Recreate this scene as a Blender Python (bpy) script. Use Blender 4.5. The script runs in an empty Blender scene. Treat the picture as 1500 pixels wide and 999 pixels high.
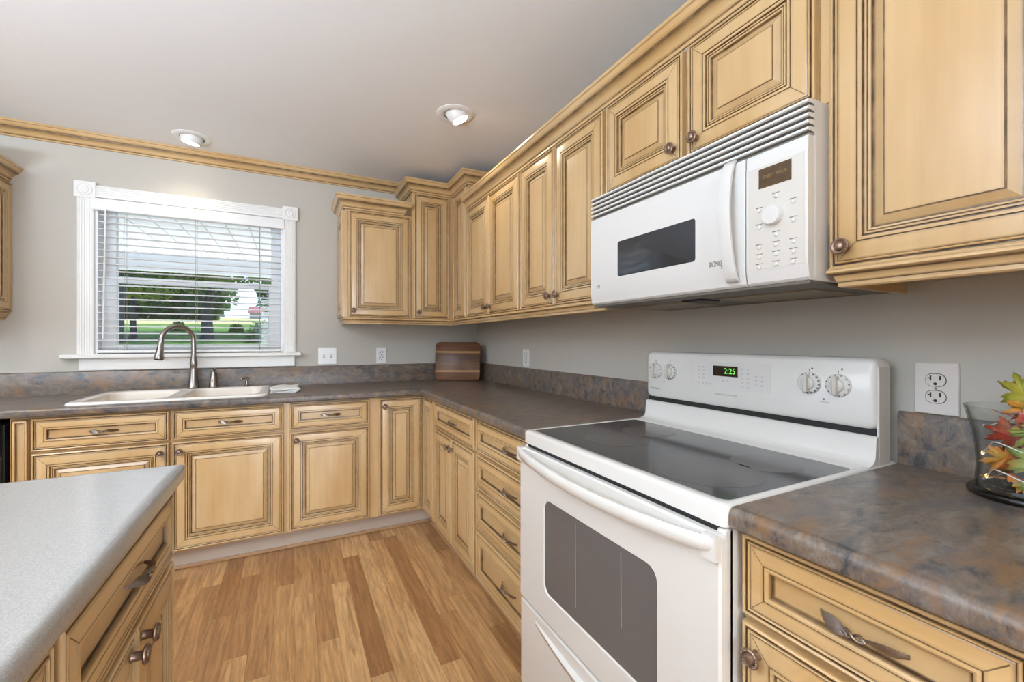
import bpy, bmesh, math, random
from mathutils import Vector, Matrix
random.seed(7)
sc = bpy.context.scene
COL = sc.collection
PI = math.pi
FZ = 0.047                                   # finished floor level
CEIL = 2.378

# ------------------------------------------------------------------ camera, view, world, lights
cam_d = bpy.data.cameras.new('camera'); cam = bpy.data.objects.new('camera', cam_d); COL.objects.link(cam)
cam.location = (-1.334, -3.2675, 1.2114)
cam.rotation_euler = (PI/2, 0, -0.4697)
cam_d.sensor_width = 36; cam_d.sensor_fit = 'HORIZONTAL'
cam_d.lens = 633.8/1500*36
cam_d.clip_start = 0.02; cam_d.clip_end = 400
sc.camera = cam
vs = sc.view_settings
vs.view_transform = 'Standard'; vs.look = 'None'; vs.exposure = 0.30; vs.gamma = 1.0; vs.use_curve_mapping = False
try:
    sc.cycles.use_denoising = True
    sc.cycles.max_bounces = 10; sc.cycles.diffuse_bounces = 5; sc.cycles.glossy_bounces = 4
    sc.cycles.transmission_bounces = 8; sc.cycles.transparent_max_bounces = 12
    sc.cycles.sample_clamp_indirect = 6.0; sc.cycles.blur_glossy = 0.5
    sc.cycles.caustics_reflective = False; sc.cycles.caustics_refractive = False
except Exception:
    pass

world = bpy.data.worlds.new('sky'); sc.world = world; world.use_nodes = True
wt = world.node_tree; wt.nodes.clear()
wo = wt.nodes.new('ShaderNodeOutputWorld'); wb = wt.nodes.new('ShaderNodeBackground')
wr = wt.nodes.new('ShaderNodeValToRGB'); wtc = wt.nodes.new('ShaderNodeTexCoord'); wsp = wt.nodes.new('ShaderNodeSeparateXYZ')
wt.links.new(wtc.outputs['Generated'], wsp.inputs[0]); wt.links.new(wsp.outputs['Z'], wr.inputs[0])
wr.color_ramp.elements[0].position = 0.0; wr.color_ramp.elements[0].color = (.66, .80, 1, 1)
wr.color_ramp.elements[1].position = 0.6; wr.color_ramp.elements[1].color = (.32, .52, .9, 1)
wt.links.new(wr.outputs[0], wb.inputs[0]); wb.inputs[1].default_value = 1.6
wt.links.new(wb.outputs[0], wo.inputs[0])

def lamp(name, kind, energy, color, loc, rot=None, size=None, sizey=None, target=None, spot=None, blend=.5):
    d = bpy.data.lights.new(name, kind); o = bpy.data.objects.new(name, d); COL.objects.link(o)
    d.energy = energy; d.color = color; o.location = loc
    if target is not None:
        o.rotation_euler = (Vector(target) - Vector(loc)).to_track_quat('-Z', 'Y').to_euler()
    elif rot is not None: o.rotation_euler = rot
    if kind == 'AREA':
        d.shape = 'RECTANGLE'; d.size = size; d.size_y = sizey
    elif kind == 'SPOT':
        d.shadow_soft_size = size; d.spot_size = spot; d.spot_blend = blend
    elif kind == 'SUN': d.angle = size
    elif kind == 'POINT': d.shadow_soft_size = size
    return o
lamp('sun', 'SUN', 6.5, (1, .95, .85), (0, 0, 20), size=math.radians(.6), target=(-11, -5, 4))
# daylight through the openings behind the camera and on the left
lamp('daylight_rear', 'AREA', 75, (.84, .92, 1), (-1.05, -6.42, 1.15), size=1.7, sizey=1.8, target=(-1.05, 0, 1.15))
lamp('daylight_left', 'AREA', 18, (1, .98, .95), (-4.95, -3.1, 1.88), size=2.6, sizey=.7, target=(0, -3.1, 1.5))
lamp('ceiling_fill', 'AREA', 210, (.68, .83, 1), (-3.3, -3.45, 1.30), size=.9, sizey=.9, target=(-3.3, -3.45, 3.2))  # added upward fill that brightens the ceiling, not a fixture of the room
for i_, (x_, y_) in enumerate(((-2.9, -1.6), (-1.5, -4.3), (-3.2, -3.6))):
    lamp('room_downlight', 'SPOT', 34, (1, .955, .89), (x_, y_, 2.36), size=.05, spot=math.radians(140), blend=.6, target=(x_, y_, 0))

# ------------------------------------------------------------------ materials
def newmat(name):
    m = bpy.data.materials.new(name); m.use_nodes = True
    nt = m.node_tree; nt.nodes.clear()
    out = nt.nodes.new('ShaderNodeOutputMaterial'); b = nt.nodes.new('ShaderNodeBsdfPrincipled')
    nt.links.new(b.outputs[0], out.inputs[0])
    return m, nt, b
def setp(b, **k):
    for a, v in k.items():
        n = a.replace('_', ' ')
        if n in b.inputs: b.inputs[n].default_value = v
def N(nt, t, **k):
    n = nt.nodes.new('ShaderNode' + t)
    for a, v in k.items():
        if a.startswith('i_'):
            key = a[2:]
            key = int(key) if key.isdigit() else key.replace('_', ' ')
            n.inputs[key].default_value = v
        else: setattr(n, a, v)
    return n
def plain(name, col, rough=.5, metal=0, var=.06, scale=12, coat=0, bump=0, spec=None):
    m, nt, b = newmat(name)
    tc = N(nt, 'TexCoord'); no = N(nt, 'TexNoise', i_Scale=scale, i_Detail=3.0)
    nt.links.new(tc.outputs['Object'], no.inputs['Vector'])
    mx = N(nt, 'MixRGB'); c = tuple(col) + (1,)
    mx.inputs[1].default_value = tuple(min(1, x*(1-var)) for x in col) + (1,)
    mx.inputs[2].default_value = tuple(min(1, x*(1+var)) for x in col) + (1,)
    nt.links.new(no.outputs['Fac'], mx.inputs[0]); nt.links.new(mx.outputs[0], b.inputs['Base Color'])
    setp(b, Roughness=rough, Metallic=metal)
    if coat: b.inputs['Coat Weight'].default_value = coat; b.inputs['Coat Roughness'].default_value = .12
    if spec is not None: b.inputs['Specular IOR Level'].default_value = spec
    if bump:
        bp = N(nt, 'Bump', i_Strength=bump, i_Distance=.002)
        n2 = N(nt, 'TexNoise', i_Scale=scale*20, i_Detail=4.0)
        nt.links.new(tc.outputs['Object'], n2.inputs['Vector'])
        nt.links.new(n2.outputs['Fac'], bp.inputs['Height']); nt.links.new(bp.outputs[0], b.inputs['Normal'])
    return m
def emit(name, col, s):
    m, nt, b = newmat(name); setp(b, Roughness=.4)
    b.inputs['Base Color'].default_value = (.02, .02, .02, 1)
    b.inputs['Emission Color'].default_value = tuple(col) + (1,); b.inputs['Emission Strength'].default_value = s
    return m
def maple(name, axis, c1=(.65, .455, .238), c2=(.545, .335, .138), rough=.28):
    m, nt, b = newmat(name)
    L = nt.links.new
    tc = N(nt, 'TexCoord'); oi = N(nt, 'ObjectInfo')
    ad = N(nt, 'VectorMath', operation='ADD'); L(tc.outputs['Object'], ad.inputs[0])
    mu = N(nt, 'Math', operation='MULTIPLY'); mu.inputs[1].default_value = 17.0; L(oi.outputs['Random'], mu.inputs[0])
    L(mu.outputs[0], ad.inputs[1])
    mp = N(nt, 'Mapping'); s = [55, 55, 55]; s[axis] = 2.5; mp.inputs['Scale'].default_value = s
    L(ad.outputs[0], mp.inputs[0])
    gr = N(nt, 'TexNoise', i_Scale=1.0, i_Detail=5.0, i_Roughness=.6); L(mp.outputs[0], gr.inputs['Vector'])
    mp2 = N(nt, 'Mapping'); s2 = [7, 7, 7]; s2[axis] = 2.2; mp2.inputs['Scale'].default_value = s2; L(ad.outputs[0], mp2.inputs[0])
    bl = N(nt, 'TexNoise', i_Scale=1.0, i_Detail=3.0); L(mp2.outputs[0], bl.inputs['Vector'])
    m1 = N(nt, 'MixRGB'); m1.inputs[1].default_value = c1 + (1,); m1.inputs[2].default_value = c2 + (1,)
    r1 = N(nt, 'MapRange', i_1=.3, i_2=.7); L(bl.outputs['Fac'], r1.inputs[0]); L(r1.outputs[0], m1.inputs[0])
    m2 = N(nt, 'MixRGB', blend_type='MULTIPLY'); m2.inputs[0].default_value = .24
    r2 = N(nt, 'MapRange', i_1=.3, i_2=.7, i_3=.72, i_4=1.1); L(gr.outputs['Fac'], r2.inputs[0])
    L(m1.outputs[0], m2.inputs[1]); L(r2.outputs[0], m2.inputs[2])
    # brown glaze wiped into the grooves: a colour the mouldings really carry, stored per vertex
    at = N(nt, 'Attribute'); at.attribute_name = 'glaze'
    wn = N(nt, 'TexNoise', i_Scale=26.0, i_Detail=3.0); L(ad.outputs[0], wn.inputs['Vector'])
    r3 = N(nt, 'MapRange', i_1=.3, i_2=.7, i_3=.7, i_4=1.15); L(wn.outputs['Fac'], r3.inputs[0])
    gm = N(nt, 'Math', operation='MULTIPLY', use_clamp=True); L(at.outputs['Fac'], gm.inputs[0]); L(r3.outputs[0], gm.inputs[1])
    m3 = N(nt, 'MixRGB'); m3.inputs[2].default_value = (.060, .026, .008, 1)
    L(gm.outputs[0], m3.inputs[0]); L(m2.outputs[0], m3.inputs[1]); L(m3.outputs[0], b.inputs['Base Color'])
    setp(b, Roughness=rough); b.inputs['Coat Weight'].default_value = .35; b.inputs['Coat Roughness'].default_value = .18
    bp = N(nt, 'Bump', i_Strength=.08, i_Distance=.001); L(gr.outputs['Fac'], bp.inputs['Height']); L(bp.outputs[0], b.inputs['Normal'])
    return m
def slate(name, stretch=(3, 1, 3)):
    m, nt, b = newmat(name); L = nt.links.new
    tc = N(nt, 'TexCoord'); mp = N(nt, 'Mapping'); mp.inputs['Scale'].default_value = stretch; L(tc.outputs['Object'], mp.inputs[0])
    a = N(nt, 'TexNoise', i_Scale=15.0, i_Detail=9.0, i_Roughness=.76, i_Distortion=.5); L(mp.outputs[0], a.inputs['Vector'])
    cr = N(nt, 'ValToRGB'); e = cr.color_ramp.elements
    e[0].position = .39; e[0].color = (.050, .046, .046, 1); e[1].position = .63; e[1].color = (.22, .180, .140, 1)
    for p, c in ((.45, (.110, .098, .092, 1)), (.52, (.160, .112, .078, 1)), (.58, (.19, .160, .135, 1))):
        q = e.new(p); q.color = c
    L(a.outputs['Fac'], cr.inputs[0])
    r = N(nt, 'TexNoise', i_Scale=8.0, i_Detail=8.0, i_Roughness=.75, i_Distortion=.8)
    mpb = N(nt, 'Mapping'); mpb.inputs['Location'].default_value = (5, 3, 1); mpb.inputs['Scale'].default_value = stretch
    L(tc.outputs['Object'], mpb.inputs[0]); L(mpb.outputs[0], r.inputs['Vector'])
    rr = N(nt, 'MapRange', i_1=.51, i_2=.62, i_4=.8); L(r.outputs['Fac'], rr.inputs[0])
    m1 = N(nt, 'MixRGB'); m1.inputs[2].default_value = (.230, .125, .055, 1); L(rr.outputs[0], m1.inputs[0]); L(cr.outputs[0], m1.inputs[1])
    bb = N(nt, 'TexNoise', i_Scale=3.4, i_Detail=7.0, i_Roughness=.75)
    mpc = N(nt, 'Mapping'); mpc.inputs['Location'].default_value = (9, 1, 7); mpc.inputs['Scale'].default_value = stretch
    L(tc.outputs['Object'], mpc.inputs[0]); L(mpc.outputs[0], bb.inputs['Vector'])
    rb = N(nt, 'MapRange', i_1=.50, i_2=.66, i_4=.45); L(bb.outputs['Fac'], rb.inputs[0])
    m2 = N(nt, 'MixRGB'); m2.inputs[2].default_value = (.115, .125, .155, 1); L(rb.outputs[0], m2.inputs[0]); L(m1.outputs[0], m2.inputs[1])
    L(m2.outputs[0], b.inputs['Base Color']); setp(b, Roughness=.30)
    bp = N(nt, 'Bump', i_Strength=.18, i_Distance=.001); L(a.outputs['Fac'], bp.inputs['Height']); L(bp.outputs[0], b.inputs['Normal'])
    return m
def speckle(name):
    m, nt, b = newmat(name); L = nt.links.new
    tc = N(nt, 'TexCoord')
    a = N(nt, 'TexNoise', i_Scale=650.0, i_Detail=1.0); L(tc.outputs['Object'], a.inputs['Vector'])
    c = N(nt, 'TexNoise', i_Scale=260.0, i_Detail=1.0); L(tc.outputs['Object'], c.inputs['Vector'])
    m1 = N(nt, 'MixRGB'); m1.inputs[1].default_value = (.32, .295, .27, 1); m1.inputs[2].default_value = (.43, .405, .375, 1)
    r = N(nt, 'MapRange', i_1=.35, i_2=.65); L(a.outputs['Fac'], r.inputs[0]); L(r.outputs[0], m1.inputs[0])
    m2 = N(nt, 'MixRGB'); m2.inputs[0].default_value = .35; L(m1.outputs[0], m2.inputs[1])
    r2 = N(nt, 'MapRange', i_1=.4, i_2=.6, i_3=.33, i_4=.41); L(c.outputs['Fac'], r2.inputs[0]); L(r2.outputs[0], m2.inputs[2])
    L(m2.outputs[0], b.inputs['Base Color']); setp(b, Roughness=.13)
    return m
def floor_mat():
    m, nt, b = newmat('oak_laminate'); L = nt.links.new
    def M(op, x, y=None, clamp=False):
        n = N(nt, 'Math', operation=op, use_clamp=clamp)
        for i, v in enumerate((x, y)):
            if v is None: continue
            if isinstance(v, (int, float)): n.inputs[i].default_value = v
            else: L(v, n.inputs[i])
        return n.outputs[0]
    tc = N(nt, 'TexCoord'); sp = N(nt, 'SeparateXYZ'); L(tc.outputs['Object'], sp.inputs[0])
    W = .078
    u = M('DIVIDE', sp.outputs['X'], W); ui = M('FLOOR', u); uf = M('SUBTRACT', u, ui)
    w1 = N(nt, 'TexWhiteNoise', noise_dimensions='1D'); L(ui, w1.inputs['W'])
    off = M('MULTIPLY', w1.outputs['Value'], 7.0)
    w1b = N(nt, 'TexWhiteNoise', noise_dimensions='1D'); L(M('ADD', ui, 31.7), w1b.inputs['W'])
    ln = M('ADD', M('MULTIPLY', w1b.outputs['Value'], .55), .60)
    v = M('ADD', M('DIVIDE', sp.outputs['Y'], ln), off); vi = M('FLOOR', v); vf = M('SUBTRACT', v, vi)
    cb = N(nt, 'CombineXYZ'); L(ui, cb.inputs[0]); L(vi, cb.inputs[1])
    wn = N(nt, 'TexWhiteNoise', noise_dimensions='2D'); L(cb.outputs[0], wn.inputs['Vector'])
    cr = N(nt, 'ValToRGB'); e = cr.color_ramp.elements
    e[0].position = 0; e[0].color = (.340, .165, .064, 1); e[1].position = 1; e[1].color = (.640, .400, .190, 1)
    for p, c in ((.22, (.400, .205, .082, 1)), (.45, (.520, .290, .122, 1)), (.75, (.590, .345, .150, 1))):
        q = e.new(p); q.color = c
    L(wn.outputs['Value'], cr.inputs[0])
    # grain
    cx = N(nt, 'CombineXYZ')
    L(M('ADD', M('MULTIPLY', sp.outputs['X'], 60.0), M('MULTIPLY', wn.outputs['Value'], 40.0)), cx.inputs[0])
    L(M('MULTIPLY', sp.outputs['Y'], 4.0), cx.inputs[1]); L(M('MULTIPLY', wn.outputs['Value'], 90.0), cx.inputs[2])
    g = N(nt, 'TexNoise', i_Scale=1.0, i_Detail=6.0, i_Roughness=.65, i_Distortion=.8); L(cx.outputs[0], g.inputs['Vector'])
    gr = N(nt, 'MapRange', i_1=.30, i_2=.70, i_3=.58, i_4=1.20); L(g.outputs['Fac'], gr.inputs[0])
    m1 = N(nt, 'MixRGB', blend_type='MULTIPLY'); m1.inputs[0].default_value = 1.0; L(cr.outputs[0], m1.inputs[1]); L(gr.outputs[0], m1.inputs[2])
    cy = N(nt, 'CombineXYZ')
    L(M('ADD', M('MULTIPLY', sp.outputs['X'], 30.0), M('MULTIPLY', wn.outputs['Value'], 50.0)), cy.inputs[0])
    L(M('MULTIPLY', sp.outputs['Y'], 3.2), cy.inputs[1])
    g2 = N(nt, 'TexNoise', i_Scale=1.0, i_Detail=3.0, i_Distortion=1.5); L(cy.outputs[0], g2.inputs['Vector'])
    g2r = N(nt, 'MapRange', i_1=.52, i_2=.72, i_3=0.0, i_4=.60); L(g2.outputs['Fac'], g2r.inputs[0])
    m2 = N(nt, 'MixRGB'); m2.inputs[2].default_value = (.24, .115, .045, 1); L(g2r.outputs[0], m2.inputs[0]); L(m1.outputs[0], m2.inputs[1])
    # joints
    def edge(f, t):
        return M('LESS_THAN', f, t)
    sx = M('MAXIMUM', edge(uf, .018), M('GREATER_THAN', uf, .985)); sy = edge(M('MULTIPLY', vf, ln), .0022)
    sm = M('MULTIPLY', M('MAXIMUM', sx, sy), .38)
    m3 = N(nt, 'MixRGB'); m3.inputs[2].default_value = (.14, .062, .025, 1); L(sm, m3.inputs[0]); L(m2.outputs[0], m3.inputs[1])
    L(m3.outputs[0], b.inputs['Base Color']); setp(b, Roughness=.36)
    bp = N(nt, 'Bump', i_Strength=.1, i_Distance=.001); L(g.outputs['Fac'], bp.inputs['Height']); L(bp.outputs[0], b.inputs['Normal'])
    return m
def grassy(name, a, c, sc_=2.0):
    m, nt, b = newmat(name); L = nt.links.new
    tc = N(nt, 'TexCoord'); no = N(nt, 'TexNoise', i_Scale=sc_, i_Detail=6.0); L(tc.outputs['Object'], no.inputs['Vector'])
    mx = N(nt, 'MixRGB'); mx.inputs[1].default_value = a + (1,); mx.inputs[2].default_value = c + (1,)
    r = N(nt, 'MapRange', i_1=.35, i_2=.65); L(no.outputs['Fac'], r.inputs[0]); L(r.outputs[0], mx.inputs[0])
    L(mx.outputs[0], b.inputs['Base Color']); setp(b, Roughness=.9); b.inputs['Specular IOR Level'].default_value = .05
    return m
def leafy(name, a, c):
    m = grassy(name, a, c, 1.7); b = [n for n in m.node_tree.nodes if n.type == 'BSDF_PRINCIPLED'][0]
    b.inputs['Roughness'].default_value = .45
    nt = m.node_tree; tr = N(nt, 'BsdfTranslucent'); tr.inputs[0].default_value = (min(1, c[0]*1.6), min(1, c[1]*1.5), c[2], 1)
    ms = N(nt, 'MixShader'); ms.inputs[0].default_value = .5
    out = [n for n in nt.nodes if n.type == 'OUTPUT_MATERIAL'][0]
    nt.links.new(b.outputs[0], ms.inputs[1]); nt.links.new(tr.outputs[0], ms.inputs[2]); nt.links.new(ms.outputs[0], out.inputs[0])
    return m
def glass(name, tint=(1, 1, 1), rough=0.0, clear=True, ior=1.45, edge=None):
    m = bpy.data.materials.new(name); m.use_nodes = True; nt = m.node_tree; nt.nodes.clear()
    out = nt.nodes.new('ShaderNodeOutputMaterial')
    tr = N(nt, 'BsdfTransparent'); tr.inputs[0].default_value = tint + (1,)
    gl = N(nt, 'BsdfGlossy'); gl.inputs['Roughness'].default_value = rough + .02
    lw = N(nt, 'LayerWeight'); pw = N(nt, 'Math', operation='POWER'); pw.inputs[1].default_value = 3.5
    fr = N(nt, 'Math', operation='MULTIPLY_ADD'); fr.inputs[1].default_value = .50; fr.inputs[2].default_value = .035; ms = N(nt, 'MixShader')
    nt.links.new(lw.outputs['Facing'], pw.inputs[0]); nt.links.new(pw.outputs[0], fr.inputs[0]); nt.links.new(fr.outputs[0], ms.inputs[0]); nt.links.new(tr.outputs[0], ms.inputs[1]); nt.links.new(gl.outputs[0], ms.inputs[2])
    if edge:
        tm = N(nt, 'MixRGB'); tm.inputs[1].default_value = tint + (1,); tm.inputs[2].default_value = tuple(edge) + (1,)
        nt.links.new(pw.outputs[0], tm.inputs[0]); nt.links.new(tm.outputs[0], tr.inputs[0])
    nt.links.new(ms.outputs[0], out.inputs[0])
    return m

M_V = maple('glazed_maple_vertical', 2)
M_H = maple('glazed_maple_horizontal', 0)
M_Y = maple('glazed_maple_lengthwise', 1)
M_RAW = plain('raw_cabinet_underside', (.36, .20, .085), .5)
M_TOE = plain('toe_kick_board', (.50, .42, .34), .45)
M_SHOE = plain('shoe_moulding', (.42, .25, .13), .4)
M_WALL = plain('greige_wall_paint', (.510, .480, .425), .75, var=.02, bump=.05)
M_CEIL = plain('white_ceiling_paint', (.80, .80, .80), .85, var=.015)
M_TRIM = plain('white_trim_paint', (.80, .79, .77), .35, var=.02)
M_VINYL = plain('white_vinyl', (.78, .79, .80), .35, var=.02)
M_SLAT = plain('white_blind_slat', (.80, .80, .80), .4, var=.02)
M_CORD = plain('grey_cord', (.30, .29, .28), .8)
M_SLATE = slate('slate_laminate', (1.0, 2.2, 1.6))
M_SLATE_Y = slate('slate_laminate_lengthwise', (1.0, 2.2, 1.6))
M_SOLID = speckle('grey_speckled_solid_surface')
M_FLOOR = floor_mat()
M_SINK = plain('cream_sink', (.80, .765, .71), .22, var=.02)
M_STEEL = plain('brushed_nickel', (.30, .275, .25), .27, metal=1, var=.05)
M_DARK = plain('dark_rubber', (.02, .02, .02), .5)
M_BRONZE = plain('antique_bronze', (.26, .175, .125), .34, metal=.75, var=.40, scale=160)
M_PEWTER = plain('antique_pewter', (.24, .20, .17), .34, metal=.9, var=.3, scale=120)
M_WHITE = plain('white_enamel', (.74, .725, .69), .16, var=.01, coat=.3)
M_WPLAS = plain('white_plastic', (.72, .705, .68), .28, var=.01)
M_ALMOND = plain('warm_grey_panel', (.66, .625, .57), .35, var=.01)
M_GAP = plain('black_gap', (.012, .012, .012), .6)
M_COOK = plain('black_ceramic_glass', (.040, .038, .040), .12, var=.2, scale=300)
M_BURN = plain('burner_ring_print', (.075, .066, .066), .2, var=.2, scale=200)
M_OVGL = plain('oven_window_glass', (.125, .115, .112), .10, var=.12, scale=500)
M_MWGL = plain('microwave_window_glass', (.030, .032, .036), .10, var=.2, scale=500)
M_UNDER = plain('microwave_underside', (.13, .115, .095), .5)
M_MESHF = plain('grease_filter_mesh', (.26, .20, .13), .4, metal=.5, var=.4, scale=900)
M_INK = plain('grey_print', (.16, .15, .14), .5)
M_INKL = plain('pale_print', (.42, .40, .37), .5)
M_DISP = plain('smoked_display', (.030, .016, .010), .12)
M_DISPA = plain('amber_display', (.085, .045, .015), .15, var=.5, scale=60)
M_GREEN = emit('green_digits', (.20, .85, .12), 1.0)
M_AMBER = emit('amber_digits', (.45, .28, .08), .5)
M_LAMP = emit('lamp_lens', (1, .93, .80), 12)
M_PLATE = plain('white_cover_plate', (.82, .82, .81), .3, var=.01)
M_PLATEW = plain('ivory_cover_plate', (.72, .68, .64), .3, var=.01)
M_TOWEL = plain('white_dish_cloth', (.82, .82, .80), .9, var=.05, scale=60, bump=.4)
M_STSTEEL = plain('stainless_door', (.30, .30, .31), .3, metal=.8)
M_WALNUT_L = plain('pale_wood_strip', (.50, .28, .11), .4, var=.2, scale=20)
def board_mat():
    m, nt, b = newmat('striped_acacia'); L = nt.links.new
    tc = N(nt, 'TexCoord'); sp = N(nt, 'SeparateXYZ'); L(tc.outputs['Object'], sp.inputs[0])
    mr = N(nt, 'MapRange', i_1=0.0, i_2=.29); L(sp.outputs['Z'], mr.inputs[0])
    cr = N(nt, 'ValToRGB'); cr.color_ramp.interpolation = 'CONSTANT'; e = cr.color_ramp.elements
    e[0].position = 0; e[0].color = (.17, .070, .026, 1); e[1].position = .21; e[1].color = (.40, .20, .075, 1)
    for p, c in ((.26, (.145, .062, .024, 1)), (.48, (.105, .045, .018, 1)), (.70, (.40, .20, .07, 1)), (.76, (.13, .05, .018, 1))):
        q = e.new(p); q.color = c
    L(mr.outputs[0], cr.inputs[0])
    mp = N(nt, 'Mapping'); mp.inputs['Scale'].default_value = (5, 80, 80); L(tc.outputs['Object'], mp.inputs[0])
    no = N(nt, 'TexNoise', i_Scale=1.0, i_Detail=4.0); L(mp.outputs[0], no.inputs['Vector'])
    r = N(nt, 'MapRange', i_1=.3, i_2=.7, i_3=.7, i_4=1.3); L(no.outputs['Fac'], r.inputs[0])
    mx = N(nt, 'MixRGB', blend_type='MULTIPLY'); mx.inputs[0].default_value = 1; L(cr.outputs[0], mx.inputs[1]); L(r.outputs[0], mx.inputs[2])
    L(mx.outputs[0], b.inputs['Base Color']); setp(b, Roughness=.4)
    return m
M_BOARD = board_mat()
def groove_mat():
    m, nt, b = newmat('white_porch_boards'); L = nt.links.new
    tc = N(nt, 'TexCoord'); sp = N(nt, 'SeparateXYZ'); L(tc.outputs['Object'], sp.inputs[0])
    a = N(nt, 'Math', operation='FRACT'); d = N(nt, 'Math', operation='DIVIDE'); d.inputs[1].default_value = .19
    L(sp.outputs['X'], d.inputs[0]); L(d.outputs[0], a.inputs[0])
    lt = N(nt, 'Math', operation='LESS_THAN'); lt.inputs[1].default_value = .07; L(a.outputs[0], lt.inputs[0])
    mx = N(nt, 'MixRGB'); mx.inputs[1].default_value = (.93, .90, .90, 1); mx.inputs[2].default_value = (.55, .56, .57, 1)
    L(lt.outputs[0], mx.inputs[0]); L(mx.outputs[0], b.inputs['Base Color']); setp(b, Roughness=.5)
    return m
M_PORCH = groove_mat()
M_GLASS = glass('window_glass', (.97, .99, .99))
M_SCREEN = glass('insect_screen', (.80, .82, .84))
M_VASE = glass('clear_vase_glass', (.975, .98, .975), ior=1.5, edge=(.35, .37, .34))
M_VASEB = glass('thick_vase_base_glass', (.50, .50, .48), ior=1.5)
M_GRASS = grassy('lawn_grass', (.055, .125, .035), (.13, .22, .055), 1.2)
M_FIELD = grassy('pale_meadow', (.36, .36, .16), (.44, .43, .22), .15)
M_BARK = plain('tree_bark', (.07, .065, .07), .9, var=.4, scale=6)
M_L1 = leafy('leaves_deep_green', (.028, .085, .022), (.06, .15, .035))
M_L2 = leafy('leaves_sunny_green', (.13, .21, .05), (.40, .44, .10))
M_L3 = leafy('leaves_blue_green', (.05, .11, .06), (.10, .18, .09))
M_BOUNCE = plain('pale_bounce_slab', (.78, .75, .72), .8)  # kept pale so the hidden slab throws white light upward
M_ROOF = plain('red_metal_roof', (.30, .09, .09), .5)
M_SIDING = plain('grey_house_siding', (.35, .37, .40), .7)

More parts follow.
